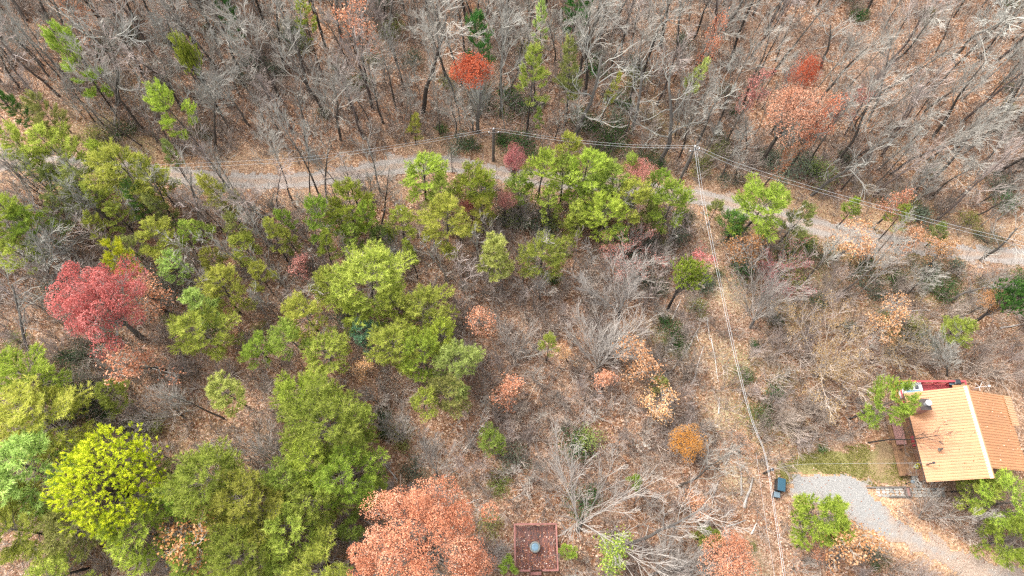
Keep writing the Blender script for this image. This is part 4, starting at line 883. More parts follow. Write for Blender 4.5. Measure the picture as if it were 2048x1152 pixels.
plain('table_glass', (.095, .160, .205), rough=.12, var=.2, scale=4)

ZE, ZR = 3.7, 5.7
A, B = un0(1808, 790, ZE), un0(1855, 968, ZE); C_, D_ = un0(1932, 768, ZR), un0(1985, 952, ZR); E_, G_ = un0(2012, 777, ZE), un0(2047, 938, ZE)
HX0, HXR, HX1 = (A[0] + B[0]) / 2, (C_[0] + D_[0]) / 2, (E_[0] + G_[0]) / 2
HY1, HY0 = (A[1] + C_[1]) / 2, (B[1] + D_[1]) / 2
house = tag(empty('cabin', ((HX0 + HX1) / 2, (HY0 + HY1) / 2, 0)), 'wooden cabin with an orange ribbed metal gable roof', 'house')
HO = np.array(house.location)
def hb(name, mat, x0, x1, y0, y1, z0, z1, par=None, bev=0):
    o = pbox(name, par or house, mat, x0 - HO[0], x1 - HO[0], y0 - HO[1], y1 - HO[1], z0, z1, bev=bev); return o
def ribbed(name, mat, xa, za, xb, zb, y0, y1, nr, par, origin):
    """one roof sheet with raised ribs running down the slope"""
    sx = math.copysign(1, xb - xa); L = math.hypot(xb - xa, zb - za); nx, nz = -(zb - za) / L * sx, abs(xb - xa) / L
    w = (y1 - y0) / nr; prof = [(y0, 0)]
    for i in range(nr):
        c = y0 + (i + .5) * w; prof += [(c - .055, 0), (c - .03, .05), (c + .03, .05), (c + .055, 0)]
    prof.append((y1, 0)); V = []
    for x, z in ((xa, za), (xb, zb)):
        for t in (0, -.012):
            V += [(x + nx * (h + t) - origin[0], y - origin[1], z + nz * (h + t)) for y, h in prof]
    n = len(prof); F = []
    for i in range(n - 1):
        F += [(i, i + 1, 2 * n + i + 1, 2 * n + i), (n + i, 3 * n + i, 3 * n + i + 1, n + i + 1), (i, n + i, n + i + 1, i + 1), (2 * n + i, 2 * n + i + 1, 3 * n + i + 1, 3 * n + i)]
    return link(name, mesh(name, V, F, mat), par)
roof = link('roof', None, house) if False else empty('roof'); roof.parent = house
NP = 8
for k in range(NP):
    a = HY0 + (HY1 - HY0) * k / NP; b = HY0 + (HY1 - HY0) * (k + 1) / NP - .012
    ribbed('roof_panel', 'roof_metal', HX0, ZE, HXR, ZR, a, b, 4, roof, HO)
RY0, RY1 = HY0 + .8, HY1 - .3
for k in range(7):
    a = RY0 + (RY1 - RY0) * k / 7; b = RY0 + (RY1 - RY0) * (k + 1) / 7 - .012
    ribbed('roof_panel', 'roof_metal', HX1, ZE, HXR + .02, ZR - .02, a, b, 4, roof, HO)
for k in range(3):
    a = RY1 - 2.7 + .9 * k
    ribbed('roof_panel', 'ridge_metal', HX1 + .75, ZE - .28, HX1 - .25, ZE + .16, a, a + .888, 4, roof, HO)
V = []
for y in (HY0 - .03, HY1 + .03):
    for dx, dz in ((-.24, -.07), (0, .075), (.20, -.05), (.20, -.075), (0, .045), (-.24, -.095)):
        V.append((HXR + dx - HO[0], y - HO[1], ZR + dz))
F = [(i, (i + 1) % 6, 6 + (i + 1) % 6, 6 + i) for i in range(6)]
link('ridge_cap', mesh('ridge_cap', V, F, 'ridge_metal'), roof)
for x, z, y0, y1 in ((HX0 + .04, ZE - .12, HY0 + .05, HY1 - .05), (HX1 - .04, ZE - .12, RY0 + .05, RY1 - .05)):
    hb('fascia', 'dark_wood', x - .03, x + .03, y0, y1, z - .1, z + .06, roof)
# walls, gable ends, porch
WX0, WX1, WY0, WY1 = HX0 + 1.5, HX1 - .5, HY0 + .55, HY1 - .5
for nm, b in (('wall', (WX0, WX0 + .15, WY0, WY1, 0, ZE + .5)), ('wall', (WX1 - .15, WX1, WY0 + .6, WY1, -.3, ZE)), ('wall', (WX0 + .152, WX1 - .152, WY0 + .6, WY0 + .75, -.3, ZE - .1)), ('wall', (WX0 + .152, WX1 - .152, WY1 - .15, WY1, -.3, ZE - .1))):
    hb(nm, 'log_wall', *b)
for y in (WY0 + .6, WY1 - .15):
    s = (ZR - ZE) / (HXR - HX0)
    V = [(WX0 + .2, y, ZE - .098), (WX1 - .2, y, ZE - .098), (WX1 - .2, y, ZE + .05), (HXR, y, ZR - .25), (WX0 + .2, y, ZE + s * (WX0 + .2 - HX0) - .2)]
    V = [(a - HO[0], b - HO[1], c) for a, b, c in V]; V += [(a, b + .15, c) for a, b, c in V]
    me = bpy.data.meshes.new('gable'); me.from_pydata(V, [], [(4, 3, 2, 1, 0), (5, 6, 7, 8, 9)] + [(i, (i + 1) % 5, 5 + (i + 1) % 5, 5 + i) for i in range(5)]); me.materials.append(MATS['log_wall']); link('gable', me, house)
for y in (WY0 + 1.6, WY0 + 4.4):
    f = hb('window', 'brown_wood', WX0 - .04, WX0 - .002, y, y + 1.1, 1.5, 2.6); hb('pane', 'window_glass', WX0 - .05, WX0 - .042, y + .08, y + 1.02, 1.58, 2.52, f)
f = hb('door', 'red_paint', WX0 - .05, WX0 - .002, WY0 + 3.0, WY0 + 3.9, .7, 2.7)
pw = empty('porch'); pw.parent = house
for k in range(11):
    x = HX0 - .35 + k * .165; hb('porch_board', 'porch_floor', x, x + .155, HY0 + 1.0, HY1 - .3, .55, .60, pw)
for y in (HY0 + 1.1, HY0 + 3.4, HY0 + 5.6, HY1 - .4):
    hb('porch_post', 'brown_wood', HX0 + .12, HX0 + .24, y - .06, y + .06, .6, ZE - .05, pw)
p0 = un(1781, 836, .9); p1 = un(1811, 886, .9)
for k in range(5):
    x = p0[0] + .15 + k * .19; hb('walk_board', 'pink_board', x, x + .18, p1[1] - .1, p0[1] + 1.2, .80, .85)
p0 = un(1812, 900, .6); p1 = un(1828, 940, .6)
for k in range(3):
    x = p0[0] + k * .17; hb('walk_board', 'pink_board', x, x + .16, p1[1], p0[1], .5, .55)
# roof fittings
cbx = un0(1836, 815, 4.5)
ch = tag(empty('chimney', tuple(cbx)), 'square brown chimney with a round white metal cap on the cabin roof', None); ch.parent = house
ch.location = Vector(cbx) - Vector(HO)
ch['label'] = 'square brown chimney with round metal cap'
pbox('shaft', ch, 'brick_brown', -.42, .42, -.45, .45, -1.0, 1.05)
pbox('crown', ch, 'chimney_dark', -.46, .46, -.49, .49, 1.05, 1.11)
V, F = lathe([(.0, 1.11), (.17, 1.11), (.17, 1.55), (.0, 1.55)], 14); link('flue', mesh('flue', V, F, 'steel'), ch)
V, F = lathe([(.0, 1.62), (.26, 1.60), (.24, 1.68), (.0, 1.74)], 16); link('flue_cap', mesh('flue_cap', V, F, 'white_paint'), ch)
q = un0(1880, 899, 4.7); V, F = lathe([(.05, -.25), (.05, .35), (.075, .35), (.075, .1), (.16, -.08)], 12); o = link('vent_pipe', mesh('vent_pipe', V, F, 'timber_grey'), roof); o.location = Vector(q) - Vector(HO)
q = un0(1856, 929, 4.1); V, F = lathe([(.0, -.5), (.045, -.5), (.045, .75), (.10, .76), (.10, .9), (0, .92)], 10); o = link('service_mast', mesh('service_mast', V, F, 'black_metal'), roof); o.location = Vector(q) - Vector(HO); o['label'] = 'black service mast'
MASTP = Vector(q) + Vector((0, 0, .8))
# back deck with red railing
ZD = 1.75; ra, rb, rc = un0(1797, 768, ZD + 1), un0(1930, 755, ZD + 1), un0(1958, 776, ZD + 1)
DX0, DX1, DY1 = ra[0] + .05, rb[0], (ra[1] + rb[1]) / 2; DY0 = HY1 - .45
bd = empty('back_deck'); bd.parent = house
nb_ = int((DY1 - DY0) / .15)
for k in range(nb_):
    y = DY0 + k * .15; hb('deck_board', 'red_paint', DX0, DX1, y, y + .142, ZD - .04, ZD, bd)
for x in np.linspace(DX0 + .05, DX1 - .05, 6):
    hb('rail_post', 'red_paint', x - .05, x + .05, DY1 - .1, DY1, ZD - 1.6, ZD + .95, bd)
hb('top_rail', 'red_paint', DX0, DX1, DY1 - .13, DY1 + .05, ZD + .95, ZD + 1.0, bd); hb('lower_rail', 'red_paint', DX0 + .06, DX1 - .06, DY1 - .07, DY1 - .03, ZD + .15, ZD + .22, bd)
hb('top_rail', 'red_paint', DX0 - .02, DX0 + .12, DY0, DY1 - .132, ZD + .95, ZD + 1.0, bd); hb('top_rail', 'red_paint', DX1 - .14, DX1, DY0 + .2, DY1 - .132, ZD + .95, ZD + 1.0, bd)
for k in range(26):
    x = DX0 + .25 + k * (DX1 - DX0 - .5) / 25; hb('baluster', 'red_paint', x - .018, x + .018, DY1 - .068, DY1 - .032, ZD + .22, ZD + .95, bd)
hb('roof_apron', 'roof_metal', HXR + .1, HXR + 1.6, RY1 + .02, RY1 + .95, ZE + .1, ZE + .16, roof)
rgr = np.random.default_rng(55); n_ = 150; u_ = rgr.uniform(0, 1, n_); left_ = rgr.random(n_) < .5
xl = np.where(left_, HX0 + (HXR - HX0) * u_ ** 1.4, HX1 - (HX1 - HXR) * u_ ** 1.4); zl = np.where(left_, ZE + (ZR - ZE) * u_ ** 1.4, ZE + (ZR - ZE) * u_ ** 1.4) + .085
V, F, v = leafquads(np.stack([xl, rgr.uniform(RY0 + .1, HY1 - .4, n_), zl], 1), rgr, (.06, .12), 2.2)
tag(link('roof_leaves', mesh('roof_leaves', V, F, 'litter_leaf', v)), 'a few dry leaves caught on the cabin roof ribs', None, kind='stuff')
# things on and by the cabin
q = un0(1826, 779, ZD + .7)
hot = tag(empty('hot_tub', (q[0], q[1], ZD)), 'white edged tub with a blue cover and dark cushions on the red back deck', 'hot tub')
pbox('shell', hot, 'white_paint', -1.0, 1.0, -.7, .75, 0, .62, bev=.04); pbox('cover', hot, 'blue_cover', -.62, .72, -.62, -.02, .62, .70, bev=.03)
for x in (-.55, -.1, .4): pbox('cushion', hot, 'cushion_dark', x - .17, x + .2, .08, .42, .62, .74, bev=.05)
q = un0(1911, 764, ZD + .6)
gr = tag(empty('grill', (q[0], q[1] - .1, ZD)), 'black barbecue grill against the red deck railing', 'grill')
pbox('cart', gr, 'black_metal', -.32, .32, -.25, .25, .1, .75, bev=.02); pbox('lid', gr, 'black_metal', -.34, .30, -.26, .26, .75, 1.02, bev=.1); pbox('side_shelf', gr, 'bin_grey', -.72, -.33, -.2, .2, .7, .74); pbox('handle', gr, 'steel', -.25, .2, -.32, -.28, .85, .89)
q = un0(1962, 777, ZE + 1.0)
an = tag(empty('antenna', (q[0], q[1] + .15, ZE - .2)), 'white branching aerial on the edge of the cabin roof', 'antenna')
sg = [(np.array([0, 0, -.6]), np.array([0, 0, 1.2]), .03, .03)]; o = link('mast', mesh('mast', *tubes(*[np.array([s[i] for s in sg]) for i in range(4)], 8)[:2], 'steel'), an)
for a, l in ((.1, .8), (1.0, .5), (2.4, .5), (3.3, .55), (4.3, .4)):
    V, F, _ = tubes(np.array([[0, 0, 1.1]]), np.array([[math.cos(a) * l, math.sin(a) * l, 1.2]]), np.array([.017]), np.array([.012]), 6); link('arm', mesh('arm', V, F, 'white_paint'), an)
V, F = lathe([(0, -.1), (.08, -.06), (.11, 0), (.08, .06), (0, .1)], 10); o = link('ball', mesh('ball', V, F, 'white_paint'), an); o.location = (.82, .08, 1.2)
q = un(1831, 933, .7)
pot = tag(empty('flower_pot', (q[0], q[1], .6)), 'small yellowish potted plant on the porch floor', 'plant')
V, F = lathe([(0, 0), (.13, 0), (.18, .28), (.15, .28), (.14, .2), (0, .2)], 12); link('pot', mesh('pot', V, F, 'white_paint'), pot)
Cc = np.random.default_rng(3).normal(size=(60, 3)) * [.16, .16, .1] + [0, 0, .42]; V, F, v = leafquads(Cc, np.random.default_rng(4), (.08, .14)); link('leaves', mesh('leaves', V, F, 'needle_yellow', v), pot)

# ------------------------------------------------------------------ path, stone edging, lamp, planter
rg = np.random.default_rng(31)
def slab(name, x, y, z, a, b, h, rot, mat, par):
    k = 7; th = np.sort(rg.uniform(0, 6.28, k) * .25 + np.arange(k) * 6.28 / k * .95); r = rg.uniform(.82, 1.08, k)
    px_, py_ = np.cos(th) * r * a, np.sin(th) * r * b; c, s = math.cos(rot), math.sin(rot)
    X, Y = px_ * c - py_ * s + x, px_ * s + py_ * c + y
    V = [(X[i], Y[i], z - .12) for i in range(k)] + [(X[i], Y[i], z + h * .8) for i in range(k)] + [(X[i] * .85 + x * .15, Y[i] * .85 + y * .15, z + h) for i in range(k)]
    F = [list(range(2 * k, 3 * k))] + [[i, (i + 1) % k, k + (i + 1) % k, k + i] for i in range(k)] + [[k + i, k + (i + 1) % k, 2 * k + (i + 1) % k, 2 * k + i] for i in range(k)]
    me = bpy.data.meshes.new(name); me.from_pydata(V, [], F); me.materials.append(MATS[mat]); return link(name, me, par)
W0, W1, W2 = un(1752, 985), un(1812, 985), un(1890, 985)
path = tag(empty('flagstone_path', (0, 0, 0)), 'flagstone walk between the gravel drive and the cabin', None, kind='structure')
n = 15
for i in range(n):
    f = (i + .5) / n; x = W0[0] + (W2[0] - W0[0]) * f; yc = W0[1] + (W2[1] - W0[1]) * f
    for j in range(3):
        y = yc + (j - 1) * .27 + rg.normal() * .02; slab('flagstone', x + rg.normal() * .03, y, float(hgt(x, y)) + .03, .235, .145, .045, rg.normal() * .2, ['stone_pale', 'stone_grey'][int(rg.integers(0, 2))], path)
sw = tag(empty('stone_edging', (0, 0, 0)), 'rough row of stones edging the porch beside the grass patch', 'stone wall')
E0, E1 = un(1789, 882), un(1838, 974)
for i in range(46):
    f = (i // 2 + .5 + rg.normal() * .1) / 23; x = E0[0] + (E1[0] - E0[0]) * f + (.14 if i % 2 else -.14) + rg.normal() * .06; y = E0[1] + (E1[1] - E0[1]) * f
    slab('stone', x, y, float(hgt(x, y)) + .02, rg.uniform(.12, .22), rg.uniform(.09, .17), rg.uniform(.1, .28), rg.uniform(0, 3), ['stone_pale', 'stone_grey'][int(rg.integers(0, 2))], sw)
for a, b, lab in (((1778, 994), (1814, 994), 'dark timber edging along the lower side of the walk'), ((1733, 974), (1811, 976), 'thin dark timber edging along the grass side of the walk')):
    p, q = un(*a), un(*b); o = empty('timber_edging', tuple((p + q) / 2)); tag(o, lab, 'timber'); hl = (q[0] - p[0]) / 2; m_ = 2
    for k in range(m_):
        pbox('beam', o, 'timber_grey', -hl + k * hl * 2 / m_, -hl + (k + 1) * hl * 2 / m_ - .01, -.07, .07, -.1, .16, bev=.01)
q = un(1813, 985)
pl = tag(empty('planter', tuple(q + [0, .02, .06])), 'small square wooden planter box standing on the flagstone walk', 'planter')
for b in ((-.22, .22, -.42, -.34), (-.22, .22, .34, .42), (-.22, -.15, -.338, .338), (.15, .22, -.338, .338)): pbox('side_board', pl, 'dark_wood', *b, -.05, .3)
pbox('soil', pl, 'pink_board', -.148, .148, -.336, .336, -.05, .22)
q = un(1812, 967)
lp = tag(empty('garden_lamp', tuple(q)), 'short path lamp with a grey globe beside the flagstone walk', 'lamp')
V, F = lathe([(.09, -.1), (.09, .02), (.035, .04), (.035, .9), (0, .9)], 10); link('post', mesh('post', V, F, 'black_metal'), lp)
V, F = lathe([(0, .9), (.12, .93), (.17, 1.05), (.12, 1.17), (0, 1.2)], 12); link('globe', mesh('globe', V, F, 'bin_grey'), lp)
q = un(1556, 973)
sb = tag(empty('storage_bin', tuple(q)), 'dark blue metal bin with a sloping lid beside the gravel drive', 'storage bin'); sb.rotation_euler = (0, 0, RAD(-12))
sb.scale = (.82, .9, .9)
pbox('body', sb, 'black_metal', -.42, .36, -.55, .62, 0, .95, bev=.02); V, F = box(-.46, .40, -.59, .66, .955, 1.02); V[4:, 2] += np.where(V[4:, 0] < 0, .09, 0); o = link('lid', mesh('lid', V, F, 'bin_blue'), sb); bevel(o, .03)
pbox('handle', sb, 'steel', .40, .43, -.1, .15, .75, .79)
for y in (-.4, .45): pbox('foot', sb, 'black_metal', -.4, -.3, y, y + .08, -.12, 0)
stp = tag(empty('utility_box', tuple(un(1550, 991))), 'small grey box at the foot of the dark bin', 'utility box'); stp.rotation_euler = (0, 0, RAD(-12))
pbox('body', stp, 'black_metal', -.27, .24, -.22, .22, 0, .5, bev=.02); pbox('lid', stp, 'bin_grey', -.29, .26, -.24, .24, .505, .56, bev=.02)
q = un(1527, 947)
mp = tag(empty('service_post', tuple(q)), 'slim black post where the cabin service wire leaves the line', 'post')
V, F = lathe([(.09, -.2), (.09, 2.3), (0, 2.32)], 10); link('post', mesh('post', V, F, 'black_metal'), mp); pbox('bracket', mp, 'steel', -.1, .1, -.12, .12, 2.05, 2.12)
POSTP = Vector(q) + Vector((0, 0, 2.2))

# ------------------------------------------------------------------ square deck in the clearing
ZF, ZT = .75, 1.65
ca, cb_, cc_, cd = un0(1028.5, 1048, ZT), un0(1115, 1048, ZT), un0(1031, 1141, ZT), un0(1113, 1141, ZT)
QX0, QX1, QY1, QY0 = (ca[0] + cc_[0]) / 2, (cb_[0] + cd[0]) / 2, (ca[1] + cb_[1]) / 2, (cc_[1] + cd[1]) / 2
dk = tag(empty('deck', ((QX0 + QX1) / 2, (QY0 + QY1) / 2, 0)), 'weathered red brown square deck with a railing, standing alone in the clearing', 'deck'); DO = np.array(dk.location)
def db(name, mat, x0, x1, y0, y1, z0, z1, par=None, bev=0):
    return pbox(name, par or dk, mat, x0 - DO[0], x1 - DO[0], y0 - DO[1], y1 - DO[1], z0, z1, bev=bev)
fl = empty('floor'); fl.parent = dk; NPK = 24; pw_ = (QX1 - QX0 - .1) / NPK
for k in range(NPK):
    x = QX0 + .05 + k * pw_; db('plank', 'deck_plank', x + .008, x + pw_ - .008, QY0 + .05, QY1 - .05, ZF - .04, ZF + random.Random(k).uniform(0, .008), fl)
GX0, GX1 = un0(1061, 1141, ZT)[0], un0(1085, 1141, ZT)[0]
rl = empty('railing'); rl.parent = dk
for b in ((QX0 - .07, QX1 + .07, QY1 - .07, QY1 + .07), (QX0 - .07, QX0 + .07, QY0 + .072, QY1 - .072), (QX1 - .07, QX1 + .07, QY0 + .072, QY1 - .072), (QX0 - .07, GX0, QY0 - .07, QY0 + .07), (GX1, QX1 + .07, QY0 - .07, QY0 + .07)):
    db('top_rail', 'deck_rail', *b, ZT - .045, ZT, rl, bev=.006)
for x, y in ((QX0, QY0), (QX1, QY0), (QX0, QY1), (QX1, QY1), ((QX0 + QX1) / 2, QY1), (QX0, (QY0 + QY1) / 2), (QX1, (QY0 + QY1) / 2), (GX0 - .05, QY0), (GX1 + .05, QY0)):
    db('post', 'deck_rail', x - .045, x + .045, y - .045, y + .045, -.3, ZT - .047, rl)
for x in np.linspace(QX0 + .2, QX1 - .2, 17):
    db('baluster', 'deck_rail', x - .017, x + .017, QY1 - .02, QY1 + .02, ZF - .03, ZT - .047, rl)
    if not GX0 - .1 < x < GX1 + .1: db('baluster', 'deck_rail', x - .017, x + .017, QY0 - .02, QY0 + .02, ZF - .03, ZT - .047, rl)
for y in np.linspace(QY0 + .2, QY1 - .2, 17):
    for x in (QX0, QX1): db('baluster', 'deck_rail', x - .02, x + .02, y - .017, y + .017, ZF - .03, ZT - .047, rl)
st = empty('stairs'); st.parent = dk
for k in range(3):
    db('step', 'deck_rail', GX0 + .03, GX1 - .03, QY0 - .32 - .3 * k, QY0 - .06 - .3 * k, ZF - .2 - .19 * k, ZF - .15 - .19 * k, st)
for x in (GX0, GX1 - .05): db('stringer', 'deck_rail', x - .012, x + .028, QY0 - 1.0, QY0 - .05, ZF - .6, ZF - .52, st)
q = un0(1070, 1094, ZF + .5)
tb = tag(empty('fire_table', (q[0], q[1], ZF + .01)), 'round stone rimmed table with a bluish glass top in the middle of the deck', 'table')
V, F = lathe([(0, 0), (.36, 0), (.36, .05), (.26, .08), (.26, .38), (.44, .42), (.44, .48), (.33, .50), (.30, .46)], 24); link('rim', mesh('rim', V, F, 'table_rim'), tb)
V, F = lathe([(.30, .45), (.30, .475), (.2, .49), (0, .495)], 24); link('glass_top', mesh('glass_top', V, F, 'table_glass'), tb)
rg2 = np.random.default_rng(41); n = 520; x = rg2.uniform(QX0 + .1, QX1 - .1, n); y = QY0 + .1 + (QY1 - QY0 - .2) * rg2.beta(1.0, 2.2, n)
V, F, v = leafquads(np.stack([x, y, np.full(n, ZF + .03)], 1), rg2, (.08, .16), 2.2, rg2.beta(1.6, 2.2, n)); tag(link('deck_leaves', mesh('deck_leaves', V, F, 'litter_leaf', v)), 'dry orange leaves blown onto the deck floor', None, kind='stuff')

# ------------------------------------------------------------------ poles and wires
def pole(px, zt, label, yaw):
    p = un0(px[0], px[1], zt); z = float(hgt(p[0], p[1])); o = tag(empty('power_pole', (p[0], p[1], z)), label, 'power pole', 'power poles along the road'); h = zt - z; o.rotation_euler = (0, 0, yaw)
    V, F = lathe([(.17, -.4), (.15, h * .5), (.12, h), (0, h + .02)], 10); link('pole', mesh('pole', V, F, 'pole_wood'), o)
    pbox('crossarm', o, 'pole_wood', -.55, .55, -.2, -.125, h - .45, h - .33)
    for x in (-.48, .48):
        V, F = lathe([(.02, 0), (.05, .02), (.03, .06), (.055, .09), (.03, .13), (0, .15)], 8); i = link('insulator', mesh('insulator', V, F, 'insulator'), o); i.location = (x, -.16, h - .33)
    V, F = lathe([(.03, 0), (.06, .03), (.04, .08), (.065, .12), (0, .2)], 8); i = link('insulator', mesh('insulator', V, F, 'insulator'), o); i.location = (0, 0, h + .02)
    return p
PA = pole((1390, 293), 7.6, 'wooden corner power pole where three pairs of wires meet', .3); PB = pole((987, 258), 5.6, 'wooden power pole behind the road between two wire spans', .05)
def cable(pts, r, label, group, name='power_cable', mat='cable_light'):
    P = [Vector(p) for p in pts]; P = [P[0] * 2 - P[1]] + P + [P[-1] * 2 - P[-2]]; Q = []
    for i in range(1, len(P) - 2):
        for t in np.linspace(0, 1, 9)[:-1]:
            a, b, c, d = P[i - 1:i + 3]; Q.append(.5 * ((2 * b) + (c - a) * t + (2 * a - 5 * b + 4 * c - d) * t * t + (3 * b - 3 * c + d - a) * t ** 3))
    Q.append(P[-2]); Q = np.array([tuple(v) for v in Q]); r *= .42; V, F, _ = tubes(Q[:-1], Q[1:], np.full(len(Q) - 1, r), np.full(len(Q) - 1, r), 6)
    return tag(link(name, mesh(name, V, F, mat)), label, 'cable', group)
GW = 'overhead electric wires'
def pxl(l): return [un0(a, b, z) for a, b, z in l]
cable(pxl([(1390, 291, 7.8), (1260, 289, 6.8), (1120, 276, 6.1), (987, 256, 5.8)]), .024, 'upper thin overhead wire between the two poles', GW)
cable(pxl([(1388, 296, 7.3), (1260, 294, 6.3), (1120, 281, 5.6), (987, 261, 5.35)]), .03, 'lower overhead wire between the two poles', GW)
cable(pxl([(987, 256, 5.8), (830, 284, 6.2), (700, 303, 6.6), (560, 318, 7.5), (300, 330, 7.5)]), .020, 'upper wire running from the road pole above the leaning grey trees', GW)
cable(pxl([(987, 261, 5.35), (830, 289, 5.8), (700, 309, 6.2), (560, 325, 7), (300, 338, 7)]), .024, 'lower wire running from the road pole above the leaning grey trees', GW)
cable(pxl([(1390, 291, 7.8), (1480, 328, 7.4), (1640, 378, 7.2), (1860, 438, 7.3), (2130, 505, 8)]), .026, 'upper wire from the corner pole towards the right hand woods', GW)
cable(pxl([(1391, 297, 7.3), (1480, 336, 6.9), (1640, 385, 6.7), (1860, 445, 6.8), (2130, 512, 7.5)]), .026, 'lower wire from the corner pole towards the right hand woods', GW)
cable(pxl([(1389, 296, 7.7), (1404, 400, 7.2), (1437, 560, 7), (1466, 700, 7.2), (1500, 832, 7.4), (1529, 908, 7.6), (1546, 1010, 7.8), (1567, 1152, 8), (1576, 1215, 8.2)]), .034, 'brightest long wire running down the cleared strip from the corner pole', GW)
cable(pxl([(1393, 296, 7.3), (1409, 400, 6.8), (1441, 560, 6.6), (1470, 700, 6.8), (1503, 832, 7.0), (1531, 908, 7.2), (1549, 1010, 7.4), (1571, 1152, 7.6), (1580, 1215, 7.8)]), .028, 'second long wire beside the brightest one down the cleared strip', GW)
cable(pxl([(1512, 905, 4.5), (1523, 985, 4.5), (1534, 1060, 4.6), (1546, 1130, 4.8), (1553, 1190, 5)]), .020, 'thin twisted wire left of the bright pair near the bottom edge', GW)
cable([POSTP] + pxl([(1600, 929, 2.3), (1700, 927, 2.7)]) + [MASTP], .018, 'thin service wire from the black post across the grass to the cabin', GW)

# ------------------------------------------------------------------ fallen logs and standing snags
LOGS = [((1397, 624), (1404, 600), .07, 0), ((1399, 622), (1414, 604), .06, 0), ((1377, 619), (1401, 597), .06, 0), ((1344, 640), (1361, 600), .08, 0), ((1331, 752), (1370, 706), .07, 0), ((1370, 706), (1397, 657), .07, 0), ((1384, 767), (1407, 694), .07, 0), ((1414, 637), (1419, 680), .06, 0), ((1422, 677), (1436, 764), .06, 0),
        ((1392, 667), (1397, 684), .06, 0), ((1299, 694), (1281, 604), .09, 5), ((1039, 841), (1071, 768), .07, 4), ((1482, 991), (1481, 935), .09, 0), ((1487, 1016), (1504, 955), .14, 0), ((1451, 1055), (1492, 1040), .07, 0), ((1502, 1068), (1513, 1045), .08, 0), ((1254, 1088), (1227, 1048), .07, 0), ((1282, 1118), (1296, 1051), .07, 0), ((1329, 1101), (1311, 1058), .07, 0),
        ((1326, 1115), (1342, 1098), .06, 0), ((1437, 828), (1438, 795), .07, 0), ((1424, 1008), (1436, 961), .05, 0), ((795, 961), (757, 911), .07, 0), ((800, 1011), (801, 948), .13, 3), ((754, 1031), (742, 998), .09, 2), ((925, 905), (975, 840), .07, 0), ((865, 975), (905, 1001), .09, 0), ((854, 986), (862, 968), .06, 0), ((927, 1010), (964, 996), .06, 0), ((889, 955), (912, 940), .06, 0),
        ((1626, 541), (1599, 474), .07, 4), ((1779, 622), (1859, 621), .09, 0), ((1796, 614), (1822, 634), .05, 0), ((1999, 656), (2050, 648), .08, 0), ((1930, 745), (1912, 690), .10, 3), ((1060, 1000), (1040, 960), .05, 0), ((885, 985), (930, 975), .05, 0), ((1120, 860), (1150, 845), .05, 0), ((1160, 1000), (1190, 985), .05, 0), ((1470, 860), (1480, 890), .07, 0), ((1450, 930), (1462, 905), .06, 0)]
for a, b, r, hh in LOGS:
    p = un(*a); q = un0(b[0], b[1], float(hgt(*un(*b)[:2])) + hh) if hh else un(*b); rgl = np.random.default_rng(a[0] * 7 + a[1]); L = float(np.linalg.norm(q - p)); n = 5
    lift = UP * (r * .9 if not hh else -.1); P = np.array([p + (q - p) * i / n + lift + (rgl.normal(size=3) * .012 * L * (.3 if i in (0, n) else 1) * np.array([1, 1, .1])) for i in range(n + 1)]); R = r * (1 - .55 * np.arange(n + 1) / n)
    V, F, rad = tubes(P[:-1] - p, P[1:] - p, R[:-1], R[1:], 8); o = empty('fallen_log' if not hh else 'dead_snag', tuple(p)); bk = 'bark_birch' if not hh else 'bark_snag'
    link('stem', mesh('stem', V, F, bk, rgl.uniform(.3, .9, len(V))), o); sg = []
    for k in range(1):
        i = int(rgl.integers(1, n)); d = perp((q - p) / L, rgl); d[2] = abs(d[2]); sg.append((P[i] - p, P[i] - p + d * rgl.uniform(.15, .5), R[i] * .4, .012))
    V, F, rad = tubes(*[np.array([s[i] for s in sg]) for i in range(4)], 5)
    link('branch_stub', mesh('branch_stub', V, F, bk, np.full(len(V), .6)), o)
    reg(o, 'pale fallen log' if not hh else 'pale dead snag', 'log' if not hh else 'dead tree', G_L, ((a[0] + b[0]) / 2, (a[1] + b[1]) / 2))

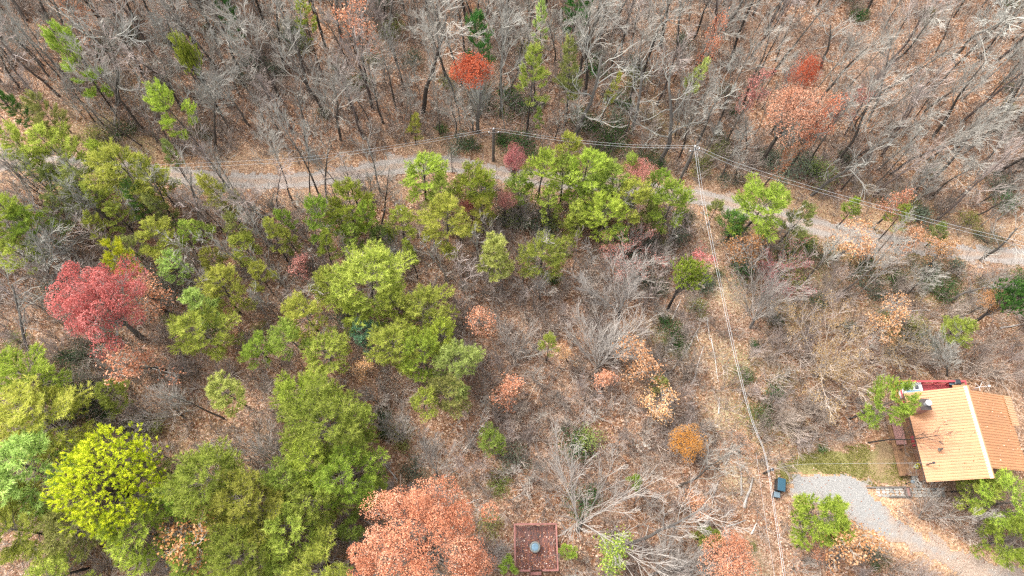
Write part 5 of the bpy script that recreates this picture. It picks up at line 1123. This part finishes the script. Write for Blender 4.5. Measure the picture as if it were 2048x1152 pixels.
# ------------------------------------------------------------------ labels: every tree is named by what stands near it
LMK = [((1070, 1095), 'the square deck'), ((1920, 860), 'the cabin'), ((1555, 975), 'the dark blue bin'), ((185, 602), 'the crimson maple'), ((840, 1085), 'the huge orange maple'), ((952, 132), 'the red-topped maple'), ((1596, 205), 'the salmon orange oak'),
       ((1385, 330), 'the corner power pole'), ((987, 290), 'the road pole'), ((212, 956), 'the big yellow-lime pine'), ((1205, 680), 'the lower fan-shaped tree'), ((1250, 575), 'the upper fan-shaped tree'), ((1380, 886), 'the golden yellow oak'), ((1670, 722), 'the wide tan tree'), ((1372, 560), 'the rounded clearing pine'),
       ((444, 774), 'the lone tufted pine'), ((738, 656), 'the bluish green pine'), ((1522, 414), 'the wide roadside pine'), ((350, 212), 'the tall bright pine'), ((145, 118), 'the upper corner pine'), ((603, 20), 'the slim top-edge pine'), ((732, 562), 'the very broad pine'), ((1360, 225), 'the crooked pale tree'), ((1640, 80), 'the white barked tree'),
       ((1035, 318), 'the pink roadside maple'), ((2034, 598), 'the dark right-edge tree'), ((1640, 1034), 'the driveway pine'), ((1420, 86), 'the small far orange crown'), ((845, 100), 'the tall forked tree'), ((1645, 896), 'the round grass-patch shrub'), ((290, 712), 'the wide pale orange oak'), ((360, 1072), 'the rusty grove oak'), ((986, 884), 'the small lone pine'), ((1772, 802), 'the porch pine'), ((1975, 40), 'the thick leaning trunk'), ((1930, 280), 'the pale forked tree'), ((1690, 320), 'the whitish leaning tree'), ((1332, 15), 'the straight top-edge tree'), ((200, 125), 'the pale lichen tree'), ((1276, 162), 'the pale many-limbed tree'), ((80, 490), 'the pale whitish fan tree'), ((1003, 512), 'the pale upright pine')]
DIRS = ['right of', 'up and right of', 'above', 'up and left of', 'left of', 'down and left of', 'below', 'down and right of']
ORD = ['closest', 'second closest', 'third closest', 'fourth closest', 'fifth closest', 'sixth closest', 'seventh closest', 'eighth closest', 'ninth closest', 'tenth closest', 'eleventh closest', 'twelfth closest', 'thirteenth closest', 'fourteenth closest', 'fifteenth closest', 'sixteenth closest', 'seventeenth closest', 'eighteenth closest', 'nineteenth closest', 'twentieth closest']
ALLP = np.array([t['px'] for t in THINGS], float); NOUN = [t['noun'] for t in THINGS]; RANK = {}
for li, (lp_, _) in enumerate(LMK):
    v = ALLP - np.array(lp_); dist = np.hypot(v[:, 0], v[:, 1]); sec = (np.round(np.degrees(np.arctan2(-v[:, 1], v[:, 0])) / 45).astype(int)) % 8; cnt = {}
    for i in np.argsort(dist):
        if dist[i] < 12: continue
        key = (NOUN[i], int(sec[i])); RANK[(li, int(i))] = (cnt.get(key, 0), int(sec[i]), float(dist[i])); cnt[key] = cnt.get(key, 0) + 1
for i, t in enumerate(THINGS):
    lab = t['label']
    if not lab:
        best = min((RANK[(li, i)][2] * (1 + .25 * RANK[(li, i)][0]) + (900 if RANK[(li, i)][0] > 9 else 0), li) for li in range(len(LMK)) if (li, i) in RANK)[1]
        r, s, _ = RANK[(best, i)]; lab = f"{ORD[min(r, 19)]} {t['noun']} {DIRS[s]} {LMK[best][1]}"
    tag(t['root'], lab, t['cat'], t['group'])
